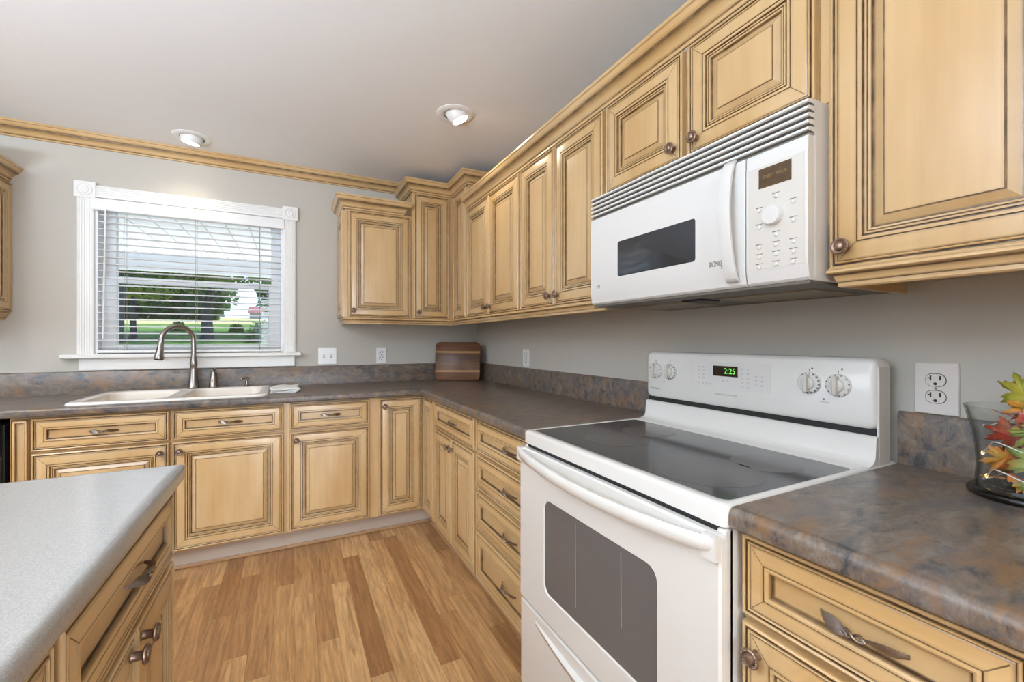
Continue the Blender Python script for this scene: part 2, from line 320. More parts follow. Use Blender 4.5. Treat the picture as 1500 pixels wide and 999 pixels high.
# ------------------------------------------------------------------ mesh builder
def tag(o, label=None, cat=None, group=None, kind=None):
    if label: o['label'] = label
    if cat: o['category'] = cat
    if group: o['group'] = group
    if kind: o['kind'] = kind
    return o
def thing(name, label, cat, loc=(0, 0, 0), rz=0.0, group=None, kind=None):
    o = bpy.data.objects.new(name, None); COL.objects.link(o); o.location = loc; o.rotation_euler = (0, 0, rz)
    o.empty_display_size = .05
    return tag(o, label, cat, group, kind)
class MB:
    def __init__(s): s.v = []; s.f = []; s.m = []; s.g = []
    def vert(s, p, g=0.0): s.v.append(tuple(p)); s.g.append(g); return len(s.v)-1
    def face(s, idx, m=0): s.f.append(tuple(idx)); s.m.append(m)
    def box(s, x0, x1, y0, y1, z0, z1, m=0, g=0.0):
        i = len(s.v)
        for z in (z0, z1):
            for y in (y0, y1):
                for x in (x0, x1): s.vert((x, y, z), g)
        for q in ((0, 2, 3, 1), (4, 5, 7, 6), (0, 1, 5, 4), (2, 6, 7, 3), (0, 4, 6, 2), (1, 3, 7, 5)):
            s.face([i+k for k in q], m)
    def ring(s, pts, g=0.0): return [s.vert(p, g) for p in pts]
    def bridge(s, a, b, m=0, closed=True):
        n = len(a)
        for k in range(n if closed else n-1):
            j = (k+1) % n; s.face((a[k], a[j], b[j], b[k]), m)
    def lathe(s, prof, c=(0, 0, 0), axis='z', seg=24, m=0, cap=True):
        rings = []
        for r, h in prof:
            pts = []
            for k in range(seg):
                a = 2*PI*k/seg; u, w = r*math.cos(a), r*math.sin(a)
                if axis == 'z': p = (c[0]+u, c[1]+w, c[2]+h)
                elif axis == 'y': p = (c[0]+u, c[1]-h, c[2]+w)      # h goes toward -y
                else: p = (c[0]+h, c[1]+u, c[2]+w)
                pts.append(p)
            rings.append(s.ring(pts))
        for a, b in zip(rings, rings[1:]): s.bridge(a, b, m)
        if cap:
            s.face(rings[0][::-1], m); s.face(rings[-1], m)
    def tube(s, pts, r, seg=10, m=0, sx=1.0):
        P = [Vector(p) for p in pts]; rr = r if isinstance(r, (list, tuple)) else [r]*len(P)
        rings = []; prev = None
        for i, p in enumerate(P):
            t = (P[min(i+1, len(P)-1)] - P[max(i-1, 0)]).normalized()
            if prev is None:
                a = Vector((0, 0, 1)) if abs(t.z) < .9 else Vector((1, 0, 0))
                n = t.cross(a).normalized()
            else:
                n = (prev - t*prev.dot(t)).normalized()
            prev = n; b = t.cross(n)
            rings.append(s.ring([p + (n*math.cos(2*PI*k/seg)*sx + b*math.sin(2*PI*k/seg))*rr[i] for k in range(seg)]))
        for a, b in zip(rings, rings[1:]): s.bridge(a, b, m)
        s.face(rings[0][::-1], m); s.face(rings[-1], m)
    def sweep(s, prof, path, z0=0.0, m=0, axis='z', caps=True):
        """prof: (out, z, glaze); path: xy points; out is to the right of travel, mitred at the corners"""
        P = [Vector(p) for p in path]; n = len(P); rows = []
        for i in range(n):
            d1 = (P[i]-P[i-1]).normalized() if i else None
            d2 = (P[i+1]-P[i]).normalized() if i < n-1 else None
            n1 = Vector((d1.y, -d1.x)) if d1 else None; n2 = Vector((d2.y, -d2.x)) if d2 else None
            mv = n2 if n1 is None else n1 if n2 is None else (n1+n2)/(1+n1.dot(n2))
            rows.append(s.ring([(P[i].x+mv.x*q[0], P[i].y+mv.y*q[0], z0+q[1]) for q in prof]))
            for k, q in enumerate(prof): s.g[rows[-1][k]] = q[2] if len(q) > 2 else 0.0
        for a, b in zip(rows, rows[1:]): s.bridge(a, b, m)
        if caps: s.face(rows[0][::-1], m); s.face(rows[-1], m)
    def rrect(s, x0, x1, z0, z1, r, y, plane='xz', n=5, g=0.0):
        pts = []
        for cx, cz, a0 in ((x1-r, z1-r, 0), (x0+r, z1-r, 90), (x0+r, z0+r, 180), (x1-r, z0+r, 270)):
            for k in range(n):
                a = math.radians(a0 + 90*k/(n-1)); u, w = cx+r*math.cos(a), cz+r*math.sin(a)
                pts.append((u, y, w) if plane == 'xz' else (u, w, y))
        return s.ring(pts, g)
    def build(s, name, mats, parent=None, loc=None, rot=None, bevel=0, smooth=40, seg=2, off=None):
        me = bpy.data.meshes.new(name)
        v = s.v if off is None else [(a-off[0], b-off[1], c-off[2]) for a, b, c in s.v]
        me.from_pydata(v, [], s.f); mats = mats if isinstance(mats, (list, tuple)) else [mats]
        for m in mats: me.materials.append(m)
        me.polygons.foreach_set('material_index', s.m)
        if any(s.g):
            at = me.attributes.new('glaze', 'FLOAT', 'POINT'); at.data.foreach_set('value', s.g)
        bm = bmesh.new(); bm.from_mesh(me); bmesh.ops.recalc_face_normals(bm, faces=bm.faces); bm.to_mesh(me); bm.free()
        if smooth:
            me.polygons.foreach_set('use_smooth', [True]*len(me.polygons)); me.set_sharp_from_angle(angle=math.radians(smooth))
        me.update()
        return mkobj(name, me, parent, loc, rot, bevel, seg)
def mkobj(name, me, parent=None, loc=None, rot=None, bevel=0, seg=2):
    o = bpy.data.objects.new(name, me); COL.objects.link(o)
    if parent: o.parent = parent
    if loc: o.location = loc
    if rot: o.rotation_euler = rot
    if bevel:
        b = o.modifiers.new('bevel', 'BEVEL'); b.width = bevel; b.segments = seg; b.limit_method = 'ANGLE'; b.angle_limit = math.radians(40)
        b.harden_normals = False
    return o
def boxes(name, L, mat, parent=None, bevel=0, **k):
    mb = MB()
    for b in L: mb.box(*b)
    return mb.build(name, mat, parent, bevel=bevel, **k)
def text(name, body, size, loc, rot, mat, parent, ext=.0002, align='CENTER', sx=1.0):
    cu = bpy.data.curves.new(name, 'FONT'); cu.body = body; cu.size = size; cu.extrude = ext
    cu.align_x = align; cu.align_y = 'CENTER'; cu.materials.append(mat); cu.resolution_u = 3
    tmp = bpy.data.objects.new(name, cu); COL.objects.link(tmp); bpy.context.view_layer.update()
    me = bpy.data.meshes.new_from_object(tmp.evaluated_get(bpy.context.evaluated_depsgraph_get()))
    bpy.data.objects.remove(tmp)
    me.transform(Matrix.Diagonal((sx, 1, 1, 1))); me.materials.clear(); me.materials.append(mat)
    return mkobj(name, me, parent, loc, rot)
RB = (PI/2, 0, 0)

# ------------------------------------------------------------------ room shell
def struct(o): o['kind'] = 'structure'; return o
XL, YR = -5.0, -6.5
struct(boxes('floor', [(XL-.2, .2, YR-.2, .2, FZ-.06, FZ)], M_FLOOR))
struct(boxes('ceiling', [(XL-.2, .2, YR-.2, .2, CEIL, CEIL+.12)], M_CEIL))
WX0, WX1, WZ0, WZ1 = -2.335, -1.392, 1.137, 2.028
struct(boxes('wall_right', [(0, .14, YR-.14, .14, FZ, CEIL)], M_WALL))
struct(boxes('wall_back', [(XL, WX0, 0, .14, FZ, CEIL), (WX1, 0, 0, .14, FZ, CEIL), (WX0, WX1, 0, .14, FZ, WZ0), (WX0, WX1, 0, .14, WZ1, CEIL)], M_WALL))
struct(boxes('wall_left', [(XL-.14, XL, -1.8, 0, FZ, CEIL), (XL-.14, XL, YR, -4.4, FZ, CEIL), (XL-.14, XL, -4.4, -1.8, FZ, .45), (XL-.14, XL, -4.4, -1.8, 2.25, CEIL)], M_WALL))
struct(boxes('rear_light_blocker', [(-.78, 0, -4.05, -3.93, FZ, CEIL)], M_WALL))  # unseen panel, added to keep the rear daylight off the right wall
struct(boxes('wall_rear', [(XL, -2.0, YR-.14, YR, FZ, CEIL), (-.1, 0, YR-.14, YR, FZ, CEIL), (-2.0, -.1, YR-.14, YR, 2.12, CEIL)], M_WALL))

CROWN = [(0, 0, .8), (.004, 0, .5), (.006, .002, 0), (.006, .008, 0), (.009, .011, .9), (.011, .013, .3), (.014, .020, 0), (.020, .030, .1), (.030, .038, .45), (.038, .041, .8),
         (.039, .044, .9), (.042, .046, .2), (.047, .052, 0), (.052, .060, 0), (.053, .063, .5), (.056, .065, 0), (.056, .074, 0), (0, .074, 0)]
mb = MB(); mb.sweep(CROWN, [(-.605, 0), (XL, 0)][::-1], z0=CEIL-.0745)
o = mb.build('trim_1', M_H); struct(o)

# ------------------------------------------------------------------ window
win = thing('window_1', None, None, (0, 0, 0), kind='structure')
mb = MB()      # fluted casing sides and head
def fluted_v(mb, x0, x1, z0, z1):
    n = 5; w = x1-x0
    prof = [(0, 0), (.004, .014), (.012, .018)]
    xs = [0, .004, .012]; ys = [0, -.014, -.018]
    step = (w-.024)/n
    for k in range(n):
        a = .012+step*k
        xs += [a+step*.15, a+step*.3, a+step*.7, a+step*.85]; ys += [-.018, -.0148, -.0148, -.018]
    xs += [w-.012, w-.004, w]; ys += [-.018, -.014, 0]
    a = mb.ring([(x0+x, y, z0) for x, y in zip(xs, ys)]); b = mb.ring([(x0+x, y, z1) for x, y in zip(xs, ys)])
    mb.bridge(a, b); mb.face(a[::-1]); mb.face(b)
def fluted_h(mb, x0, x1, z0, z1):
    n = 5; w = z1-z0; xs = [0, .004, .012]; ys = [0, -.014, -.018]; step = (w-.024)/n
    for k in range(n):
        a = .012+step*k
        xs += [a+step*.15, a+step*.3, a+step*.7, a+step*.85]; ys += [-.018, -.0148, -.0148, -.018]
    xs += [w-.012, w-.004, w]; ys += [-.018, -.014, 0]
    a = mb.ring([(x0, y, z0+x) for x, y in zip(xs, ys)]); b = mb.ring([(x1, y, z0+x) for x, y in zip(xs, ys)])
    mb.bridge(a, b); mb.face(a[::-1]); mb.face(b)
fluted_v(mb, -2.411, -2.333, WZ0, 2.020); fluted_v(mb, -1.392, -1.311, WZ0, 2.020); fluted_h(mb, -2.333, -1.392, 2.024, 2.098)
mb.build('casing', M_TRIM, win)
for x in (-2.372, -1.347):
    mb = MB(); mb.box(x-.046, x+.046, -.024, 0, 2.018, 2.108)
    mb.lathe([(.034, 0), (.034, .003), (.030, .005), (.028, .001), (.020, .001), (.018, .005), (.010, .006), (.008, .003), (.001, .004)], (x, -.024, 2.063), 'y', 28)
    mb.build('corner_block', M_TRIM, win, bevel=.002)
boxes('sill', [(-2.468, -1.280, -.055, .03, 1.113, 1.137)], M_TRIM, win, bevel=.006)
boxes('apron', [(-2.400, -1.318, -.018, 0, 1.044, 1.113)], M_TRIM, win, bevel=.004)
boxes('jamb', [(WX0, WX0+.012, .0, .14, WZ0, WZ1), (WX1-.012, WX1, .0, .14, WZ0, WZ1), (WX0, WX1, .0, .14, WZ1-.012, WZ1), (WX0, WX1, .03, .14, WZ0, WZ0+.02)], M_VINYL, win)
def sash(x0, x1, z0, z1, y, w, wt, wb):
    s = boxes('sash', [(x0, x0+w, y-.02, y+.02, z0, z1), (x1-w, x1, y-.02, y+.02, z0, z1), (x0+w, x1-w, y-.02, y+.02, z1-wt, z1), (x0+w, x1-w, y-.02, y+.02, z0, z0+wb)], M_VINYL, win, bevel=.004)
    boxes('pane', [(x0+w, x1-w, y-.002, y+.002, z0+wb, z1-wt)], M_GLASS, s)
sash(WX0+.012, WX1-.012, 1.157, 1.590, .065, .072, .036, .034)
sash(WX0+.012, WX1-.012, 1.560, 2.016, .108, .058, .040, .036)

bl = thing('window_blind', 'white horizontal slat blind, lowered with its slats open, inside the kitchen window', 'blind', (-1.864, .004, 2.02))
def W(mb, name, mat, parent, **k):       # mesh given in world coordinates, stored relative to an unrotated parent
    return mb.build(name, mat, parent, off=tuple(parent.location), **k)
mb = MB(); mb.sweep([(0, 0), (.010, .004), (.014, .012), (.014, .060), (.010, .068), (.0, .072)], [(-2.330, .012), (-2.330, -.012), (-1.397, -.012), (-1.397, .012)], z0=1.952)
mb.box(-2.329, -1.398, -.011, -.004, 1.953, 2.023)
W(mb, 'valance', M_SLAT, bl)
mb = MB(); z = 1.932
while z > 1.172:
    a = []
    for e in (0, 1):
        x = (-2.320, -1.405)[e]
        a.append(mb.ring([(x, -.020, z-.001), (x, .003, z+.0025), (x, .027, z-.001), (x, .027, z-.0035), (x, .003, z), (x, -.020, z-.0035)]))
    mb.bridge(a[0], a[1]); mb.face(a[0][::-1]); mb.face(a[1]); z -= .0397
W(mb, 'slats', M_SLAT, bl, smooth=0)
mb = MB(); mb.box(-2.322, -1.403, -.022, .026, 1.143, 1.160); W(mb, 'bottom_rail', M_SLAT, bl, bevel=.004)
mb = MB()
for x in (-2.202, -1.863, -1.524):
    for y in (-.021, .028): mb.tube([(x, y, 1.15), (x, y, 1.97)], .0013, 5)
W(mb, 'ladder_cords', M_CORD, bl)
mb = MB(); mb.tube([(-2.280, -.034, 1.955), (-2.283, -.036, 1.7), (-2.290, -.034, 1.22)], .0042, 6); mb.tube([(-2.280, -.034, 1.955), (-2.280, -.010, 1.975)], .003, 6); W(mb, 'tilt_wand', M_VINYL, bl)

# ------------------------------------------------------------------ hardware
def knob_mesh():
    mb = MB()
    mb.lathe([(.0088, 0), (.0080, .002), (.0078, .0145), (.0090, .016), (.0150, .0175), (.0168, .0195), (.0165, .0215), (.0145, .0230), (.0105, .0225), (.0095, .0215), (.0088, .0225), (.0080, .0250), (.0050, .0268), (.0008, .0272)], (0, 0, 0), 'y', 26)
    for k in range(20):
        a = 2*PI*k/20
        mb.lathe([(.0004, -.0018), (.0016, -.0008), (.0018, .0004), (.0010, .0015), (.0002, .0018)], (.0136*math.cos(a), -.0228, .0136*math.sin(a)), 'y', 7)
    o = mb.build('knob', M_BRONZE); me = o.data; bpy.data.objects.remove(o); return me
KNOB = knob_mesh()
def pull_mesh():
    mb = MB()
    for sgn in (-1, 1):
        rings = []
        for i in range(13):
            t = i/12; x = .008 + .051*t; wd = max(.0036 if t > .5 else .002, .0020 + .0085*math.sin(PI*t**.85)**1.1)
            y = -(.0012 + .0225*max(0, 1-(x/.0592)**2)**.75); z = -sgn*(.004*t - .002); tw = sgn*(.9 - .75*t)
            pts = []
            for k in range(10):
                a = 2*PI*k/10; u = .0016*math.cos(a); w = wd*math.sin(a)
                pts.append((sgn*x, y+u*math.cos(tw)-w*math.sin(tw), z+u*math.sin(tw)+w*math.cos(tw)))
            rings.append(mb.ring(pts))
        for a, b in zip(rings, rings[1:]): mb.bridge(a, b)
        mb.face(rings[0]); mb.face(rings[-1])
    for ph in (0, PI):
        pts = []
        for i in range(15):
            t = i/14; x = -.017+.034*t; y0 = -(.0012 + .0225*(1-(x/.0592)**2)**.75)
            pts.append((x, y0+.0038*math.cos(ph+PI*2*t), .0042*math.sin(ph+PI*2*t)))
        mb.tube(pts, .0021, 7)
    mb.v = [(x*.92, y, z) for x, y, z in mb.v]
    o = mb.build('handle', M_PEWTER); me = o.data; bpy.data.objects.remove(o); return me
PULL = pull_mesh()

# ------------------------------------------------------------------ cabinet doors
OUT = [(0, .000, 0), (0, .012, .3), (.0015, .0165, 0), (.0045, .0185, 0), (.0072, .0165, .3), (.0078, .0125, 1), (.0105, .0125, 1), (.0112, .0165, .4), (.0130, .0182, 0), (.0150, .0165, .3), (.0158, .0150, .9), (.0172, .0160, .35), (.0205, .0168, 0)]
DOOR = OUT + [(.045, .0190, 0), (.0500, .0190, .25), (.0508, .0155, .9), (.0522, .0155, .9), (.0530, .0185, .1), (.0560, .0190, 0), (.0590, .0180, .2), (.0598, .0130, 1), (.0625, .0130, 1),
              (.0633, .0160, .2), (.0665, .0160, .1), (.0672, .0130, .9), (.0686, .0130, .8), (.0695, .0150, .1), (.0730, .0140, .2), (.0742, .0078, 1), (.0762, .0078, .8), (.080, .0092, .15), (.0925, .0142, .12), (.0938, .0130, .9), (.0948, .0130, .8), (.0958, .0155, .2), (.100, .0160, 0)]
DRAW = OUT + [(.036, .0188, 0), (.0405, .0188, .25), (.0412, .0155, .9), (.0422, .0158, .7), (.0430, .0185, .1), (.0465, .0190, 0), (.0500, .0172, .25), (.0506, .0080, 1), (.0530, .0075, 1), (.0570, .0078, .15)]
def scaled(prof, lim):
    mx = prof[-1][0]
    if mx <= lim: return prof
    k = lim/mx; return [(a*k, b, c) for a, b, c in prof]
def panel(name, x0, x1, z0, z1, parent, kind='door', mat=None, y=0.0):
    w, h = x1-x0, z1-z0
    prof = scaled(DOOR if kind == 'door' else DRAW, min(w, h)/2-.012)
    mb = MB(); prev = None; rings = []
    for ins, ht, g in prof:
        rings.append(mb.ring([(ins, -ht, ins), (w-ins, -ht, ins), (w-ins, -ht, h-ins), (ins, -ht, h-ins)], g))
    for a, b in zip(rings, rings[1:]): mb.bridge(a, b)
    mb.face(rings[0]); 
    # field: inner loop so that the glaze stays in the corners
    li = prof[-1][0]; mb.face(rings[-1])
    # mitre lines of the stiles
    i0 = len(OUT)-1; a0 = prof[i0][0]; b0 = prof[i0+1][0]; ya = prof[i0][1]; yb = prof[i0+1][1]; t = .0006
    for sx, sz in ((0, 0), (1, 0), (1, 1), (0, 1)):
        def P(i, y_, d): 
            x = i+d; z = i-d
            return (w-x if sx else x, -y_-.00015, h-z if sz else z)
        q = [mb.vert(P(a0, ya, t), .75), mb.vert(P(b0, yb, t), .75), mb.vert(P(b0, yb, -t), .75), mb.vert(P(a0, ya, -t), .75)]
        c0 = prof[i0+2][0]; q2 = [mb.vert(P(c0, yb, t), .75), mb.vert(P(c0, yb, -t), .75)]
        mb.face(q); mb.face([q[1], q2[0], q2[1], q[2]])
    o = mb.build(name, mat or (M_V if kind == 'door' else M_H), parent, loc=(x0, y, z0), smooth=28)
    return o
def knob(door, x, z, y=-.0185): mkobj('knob', KNOB, door, loc=(x, y, z), rot=(0, random.random()*.3, 0))
def pull(dr, x, z, y=-.0085, flip=False): mkobj('handle', PULL, dr, loc=(x, y, z), rot=(0, PI if flip else 0, 0))

def cabinet(name, label, cat, origin, rz, w, z0, z1, depth, doors=(), drawers=(), base=False, group=None, sides=(), mat=None):
    """origin = left end of the face frame (viewer side); z are absolute"""
    oz = FZ if base else z0
    t = thing(name, label, cat, (origin[0], origin[1], oz), rz, group)
    Z = lambda z: z-oz
    mb = MB()
    mb.box(0, w, .0, depth, Z(z0), Z(z1), g=0)
    body = mb.build('body', mat or M_V, t, bevel=.0015)
    # thin dark reveal lines around each front
    mb = MB()
    for d in list(doors)+list(drawers):
        mb.box(d[0]-.0035, d[1]+.0035, -.0006, .0004, Z(d[2])-.0035, Z(d[3])+.0035, g=.55)
    if len(mb.v): mb.build('reveal', M_V, t, smooth=0)
    if base:
        mb = MB(); mb.box(0, w, .070, .085, .0, Z(z0)); mb.build('toe_kick', M_TOE, t)
        mb = MB(); mb.box(0, w, .058, .0695, .0, .018); mb.build('shoe_strip', M_SHOE, t, bevel=.004)
    for d in doors:
        x0, x1, a, b = d[:4]; o = panel('door', x0, x1, Z(a), Z(b), t, 'door')
        if len(d) > 4 and d[4]:
            side, vert = d[4][:2]
            kx = .030 if side == 'l' else (x1-x0)-.030; kz = (b-a)-(d[4][2] if len(d[4]) > 2 else .045) if vert == 't' else .043
            knob(o, kx, kz)
    for d in drawers:
        x0, x1, a, b = d[:4]; o = panel('drawer', x0, x1, Z(a), Z(b), t, 'drawer')
        pull(o, (x1-x0)/2 if len(d) < 5 else d[4], (b-a)/2 if len(d) < 6 else d[5])
    for s_ in sides:
        kind, a, b = s_
        x = 0 if kind == 'l' else w
        rot = (0, 0, -PI/2) if kind == 'l' else (0, 0, PI/2)
        o = panel('side_panel', 0, depth-.004, Z(a), Z(b), t, 'door')
        o.rotation_euler = rot; o.location = (x, depth-.004, Z(a)) if kind == 'l' else (x, .0, Z(a))
    return t

FB = .595          # face frame plane distance of the base runs (fronts stand 2 cm proud)
DB, DT, RB0, RT = .172, .710, .722, .866
# --- back run (faces -Y): local x = world X - origin
ox = -2.432
cabinet('sink_base_cabinet', 'glazed maple sink base cabinet with two wide false drawers above two doors, under the window', 'cabinet',
        (ox, -FB), 0, 1.072, .160, .872, .55,
        doors=[(-2.360-ox, -1.875-ox, DB, DT, ('r', 't')), (-1.861-ox, -1.378-ox, DB, DT, ('l', 't'))],
        drawers=[(-2.360-ox, -1.875-ox, RB0, RT), (-1.861-ox, -1.378-ox, RB0, RT)], base=True)
flr = [o for o in COL.objects if o.name == 'sink_base_cabinet'][0]
o = panel('filler_panel', .008, .064, DB-FZ, .866-FZ, flr, 'drawer', M_V)
ox = -1.360
cabinet('base_cabinet', 'glazed maple base cabinet with one drawer over one pale door, next to the inside corner', 'cabinet',
        (ox, -FB), 0, .485, .160, .872, .55, doors=[(-1.345-ox, -.930-ox, DB, DT, ('l', 't'))], drawers=[(-1.345-ox, -.930-ox, RB0, RT)], base=True)
# corner cabinet (L-shaped front)
t = thing('corner_base_cabinet', 'maple corner base cabinet with two full height leaves meeting in the inside corner', 'cabinet', (-.875, -FB, FZ))
mb = MB(); mb.box(0, .82, 0, .55, .113, .825); mb.box(.28, .82, -.255, 0, .113, .825)
mb.build('body', M_V, t, bevel=.0015)
o = panel('door', .004, .2605, DB-FZ, RT-FZ, t); knob(o, .030, .648)
o = panel('door', 0, .225, DB-FZ, RT-FZ, t); o.location = (.28, -.020, DB-FZ); o.rotation_euler = (0, 0, -PI/2)
mb = MB(); mb.box(0, .355, .07, .085, 0, .113); mb.box(.355, .37, -.255, .085, 0, .113); mb.build('toe_kick', M_TOE, t)
mb = MB(); mb.box(0, .342, .058, .0695, 0, .018); mb.box(.342, .354, -.255, .0695, 0, .018); mb.build('shoe_strip', M_SHOE, t, bevel=.004)
# --- right run (faces -X): local x = originY - Y
R = -PI/2
oy = -.851
cabinet('base_cabinet', 'narrow two-door maple base cabinet with a single drawer, left of the drawer stack', 'cabinet',
        (-FB, oy), R, .628, .160, .872, .55, doors=[(.014, .304, DB, DT, ('r', 't')), (.308, .614, DB, DT, ('l', 't'))], drawers=[(.014, .614, RB0, RT)], base=True)
oy = -1.480
cabinet('drawer_base_cabinet', 'maple base cabinet with a stack of four drawers, left of the white range', 'cabinet',
        (-FB, oy), R, .505, .160, .872, .55,
        drawers=[(.012, .490, .728, RT, .325), (.012, .490, .567, .713, .325), (.012, .490, .392, .549, .325), (.012, .490, DB, .374, .315)], base=True)
oy = -2.757
cabinet('base_cabinet', 'maple base cabinet with a wide drawer over a door, right of the white range', 'cabinet',
        (-FB, oy), R, .62, .160, .872, .55, doors=[(.002, .350, DB, DT, ('l', 't')), (.354, .61, DB, DT, ('r', 't'))], drawers=[(.002, .350, RB0, RT, .182)], base=True)
# --- island (faces +X)
t = cabinet('island_cabinet', 'maple island base cabinet with drawers above paired doors, under the pale worktop', 'cabinet',
        (-1.601, -3.215), PI/2, 1.235, .160, .872, .75,
        doors=[(.665, .944, DB, .693, ('r', 't', .030)), (.948, 1.222, DB, .693, ('l', 't', .030)), (.02, .330, DB, .693, ('r', 't')), (.334, .645, DB, .693, ('l', 't'))],
        drawers=[(.665, 1.222, .706, .858, .305), (.02, .645, .706, .858)], base=True)

# ------------------------------------------------------------------ upper cabinets
FU = .31
LO, HI = 1.366, 2.052
ox = -1.036
cabinet('wall_cabinet', 'single-door maple wall cabinet with its own crown, just right of the window', 'cabinet',
        (ox, -FU), 0, .431, 1.352, 2.062, FU, doors=[(.022, .418, LO, HI, ('l', 'b'))], sides=[('l', LO, 2.05)])
t = thing('corner_wall_cabinet', 'taller maple corner wall cabinet with two narrow leaves, in the room corner', 'cabinet', (-.604, -FU, 1.352))
mb = MB(); mb.box(0, .602, 0, FU, 0, .885); mb.box(.294, .602, -.312, 0, 0, .885); mb.build('body', M_V, t, bevel=.0015)
o = panel('door', .013, .262, LO-1.352, 2.222-1.352, t); knob(o, .030, .043)
o = panel('door', 0, .238, LO-1.352, 2.222-1.352, t); o.location = (.294, -.058, LO-1.352); o.rotation_euler = (0, 0, -PI/2)
oy = -.625
cabinet('wall_cabinet', 'two-door maple wall cabinet beside the tall corner cabinet', 'cabinet',
        (-FU, oy), R, .736, 1.352, 2.062, FU-.002, doors=[(.008, .356, LO, HI, ('r', 'b')), (.360, .726, LO, HI, ('l', 'b'))])
oy = -1.362
cabinet('wall_cabinet', 'two-door maple wall cabinet immediately left of the microwave', 'cabinet',
        (-FU, oy), R, .655, 1.352, 2.062, FU-.002, doors=[(.012, .318, LO, HI, ('r', 'b')), (.325, .648, LO, HI, ('l', 'b'))])
oy = -2.018
cabinet('wall_cabinet', 'short maple wall cabinet with two squat doors above the microwave', 'cabinet',
        (-FU, oy), R, .734, 1.722, 2.062, FU-.002, doors=[(.012, .354, 1.735, HI, ('r', 'b')), (.374, .712, 1.735, HI, ('l', 'b'))])
oy = -2.756
cabinet('wall_cabinet', 'large maple wall cabinet above the right worktop, nearest the camera', 'cabinet',
        (-FU, oy), R, .72, 1.352, 2.062, FU-.002, doors=[(.001, .348, LO-.006, HI, ('l', 'b')), (.354, .70, LO-.006, HI, ('r', 'b'))], sides=[('l', 1.46, 1.72)])
cabinet('wall_cabinet', 'maple wall cabinet cut by the photo edge, left of the window', 'cabinet',
        (-3.30, -FU), 0, .617, 1.352, 2.062, FU, doors=[(.02, .60, LO, HI, ('r', 'b'))], sides=[('r', LO, 2.05)])
def crown(name, label, path, z0, prof=CROWN):
    mb = MB(); mb.sweep([(a, b*1.08, c) for a, b, c in prof], path, z0=z0)
    c = path[len(path)//2]
    o = mb.build(name, M_H if abs(path[-1][0]-path[-2][0]) > .3 else M_Y, off=(c[0], c[1], z0), loc=(c[0], c[1], z0)); return tag(o, label, 'crown moulding')
FC = .312
crown('crown_moulding', 'short crown moulding on top of the wall cabinet right of the window', [(-1.038, 0), (-1.038, -FC-.004), (-.665, -FC-.004), (-.665, -FC+.012)], 2.060)
crown('crown_moulding', 'stepped crown moulding around the top of the tall corner cabinet', [(-.608, 0), (-.608, -FC-.004), (-.316, -FC-.004), (-.316, -.625), (0, -.625)], 2.232)
crown('crown_moulding', 'long crown moulding over the right-hand wall cabinets and microwave', [(-.316, -.632), (-.316, -3.476)], 2.060)
crown('crown_moulding', 'crown moulding on the wall cabinet left of the window', [(-3.30, -FC-.004), (-2.681, -FC-.004), (-2.681, 0)], 2.060)
RAIL = [(0, 0, 0), (0, -.003, .4), (.003, -.006, 0), (.0035, -.010, 0), (0, -.0135, .3), (-.003, -.015, .9), (-.006, -.018, .2), (-.009, -.026, 0), (-.010, -.030, .8), (-.012, -.031, .3), (-.012, -.038, 0), (-.015, -.041, 0), (-.024, -.041, 0), (-.024, 0, 0)]
def rail(label, path):
    mb = MB(); z0 = 1.3635; mb.sweep(RAIL, path, z0=z0); c = path[len(path)//2]
    o = mb.build('light_rail', M_Y if abs(path[-1][0]-path[-2][0]) < .3 else M_H, off=(c[0], c[1], z0), loc=(c[0], c[1], z0)); return tag(o, label, 'light rail')
rail('light rail moulding under the corner wall cabinets, from the window side to the microwave', [(-1.040, 0), (-1.040, -.330), (-.330, -.330), (-.330, -2.017)])
rail('light rail moulding under the large wall cabinet right of the microwave', [(-.05, -2.758), (-.330, -2.758), (-.330, -3.476)])
rail('light rail moulding under the wall cabinet left of the window', [(-3.30, -.330), (-2.679, -.330), (-2.679, 0)])

# ------------------------------------------------------------------ worktops
def nosing(mb, path, z1=.914, z0=.876, m=0, r=.013, out=.017):
    prof = [(0, z1-z0)]
    for k in range(1, 7):
        a = PI/2*k/6; prof.append((out-r+r*math.sin(a), z1-z0-r+r*math.cos(a)))
    for k in range(0, 5):
        a = PI/2*k/4; prof.append((out-.008+.008*math.cos(a), .008-.008*math.sin(a)))
    prof.append((0, 0))
    mb.sweep([(a, b, 0) for a, b in prof], path, z0=z0, m=m)
ct = thing('countertop', 'dark slate-look L-shaped worktop with backsplash, running from the sink to the range', 'countertop', (-1.4, -.3, .876))
E_ = -.618
def slab(L): return [(a, b, c, d, .876, .914) for a, b, c, d in L]
SX0, SX1, SY0, SY1 = -2.262, -1.470, -.580, -.060        # sink cut-out
mb = MB()
for b in slab([(-3.4, SX0, E_, -.001), (SX1, -.001, E_, -.001), (SX0, SX1, E_, SY0), (SX0, SX1, SY1, -.001)]): mb.box(*b)
mb.box(E_, -.001, -2.000, E_, .876, .914)
nosing(mb, [(-3.4, E_), (E_, E_), (E_, -2.000)])
W(mb, 'worktop', M_SLATE, ct, smooth=35)
BS = [(.0008, 0), (.019, 0), (.019, .118), (.016, .124), (.010, .1265), (.0008, .1265)]
mb = MB(); mb.sweep([(a, b, 0) for a, b in BS], [(-3.4, 0), (0, 0), (0, -1.985)], z0=.914); W(mb, 'backsplash', M_SLATE, ct)
ct = thing('countertop', 'dark slate-look worktop with rounded front edge, right of the range', 'countertop', (-.3, -3.0, .876))
mb = MB(); mb.box(E_, -.001, -3.476, -2.753, .876, .914)
nosing(mb, [(E_, -2.753), (E_, -3.476)], out=.020, r=.016)
W(mb, 'worktop', M_SLATE_Y, ct, smooth=35)
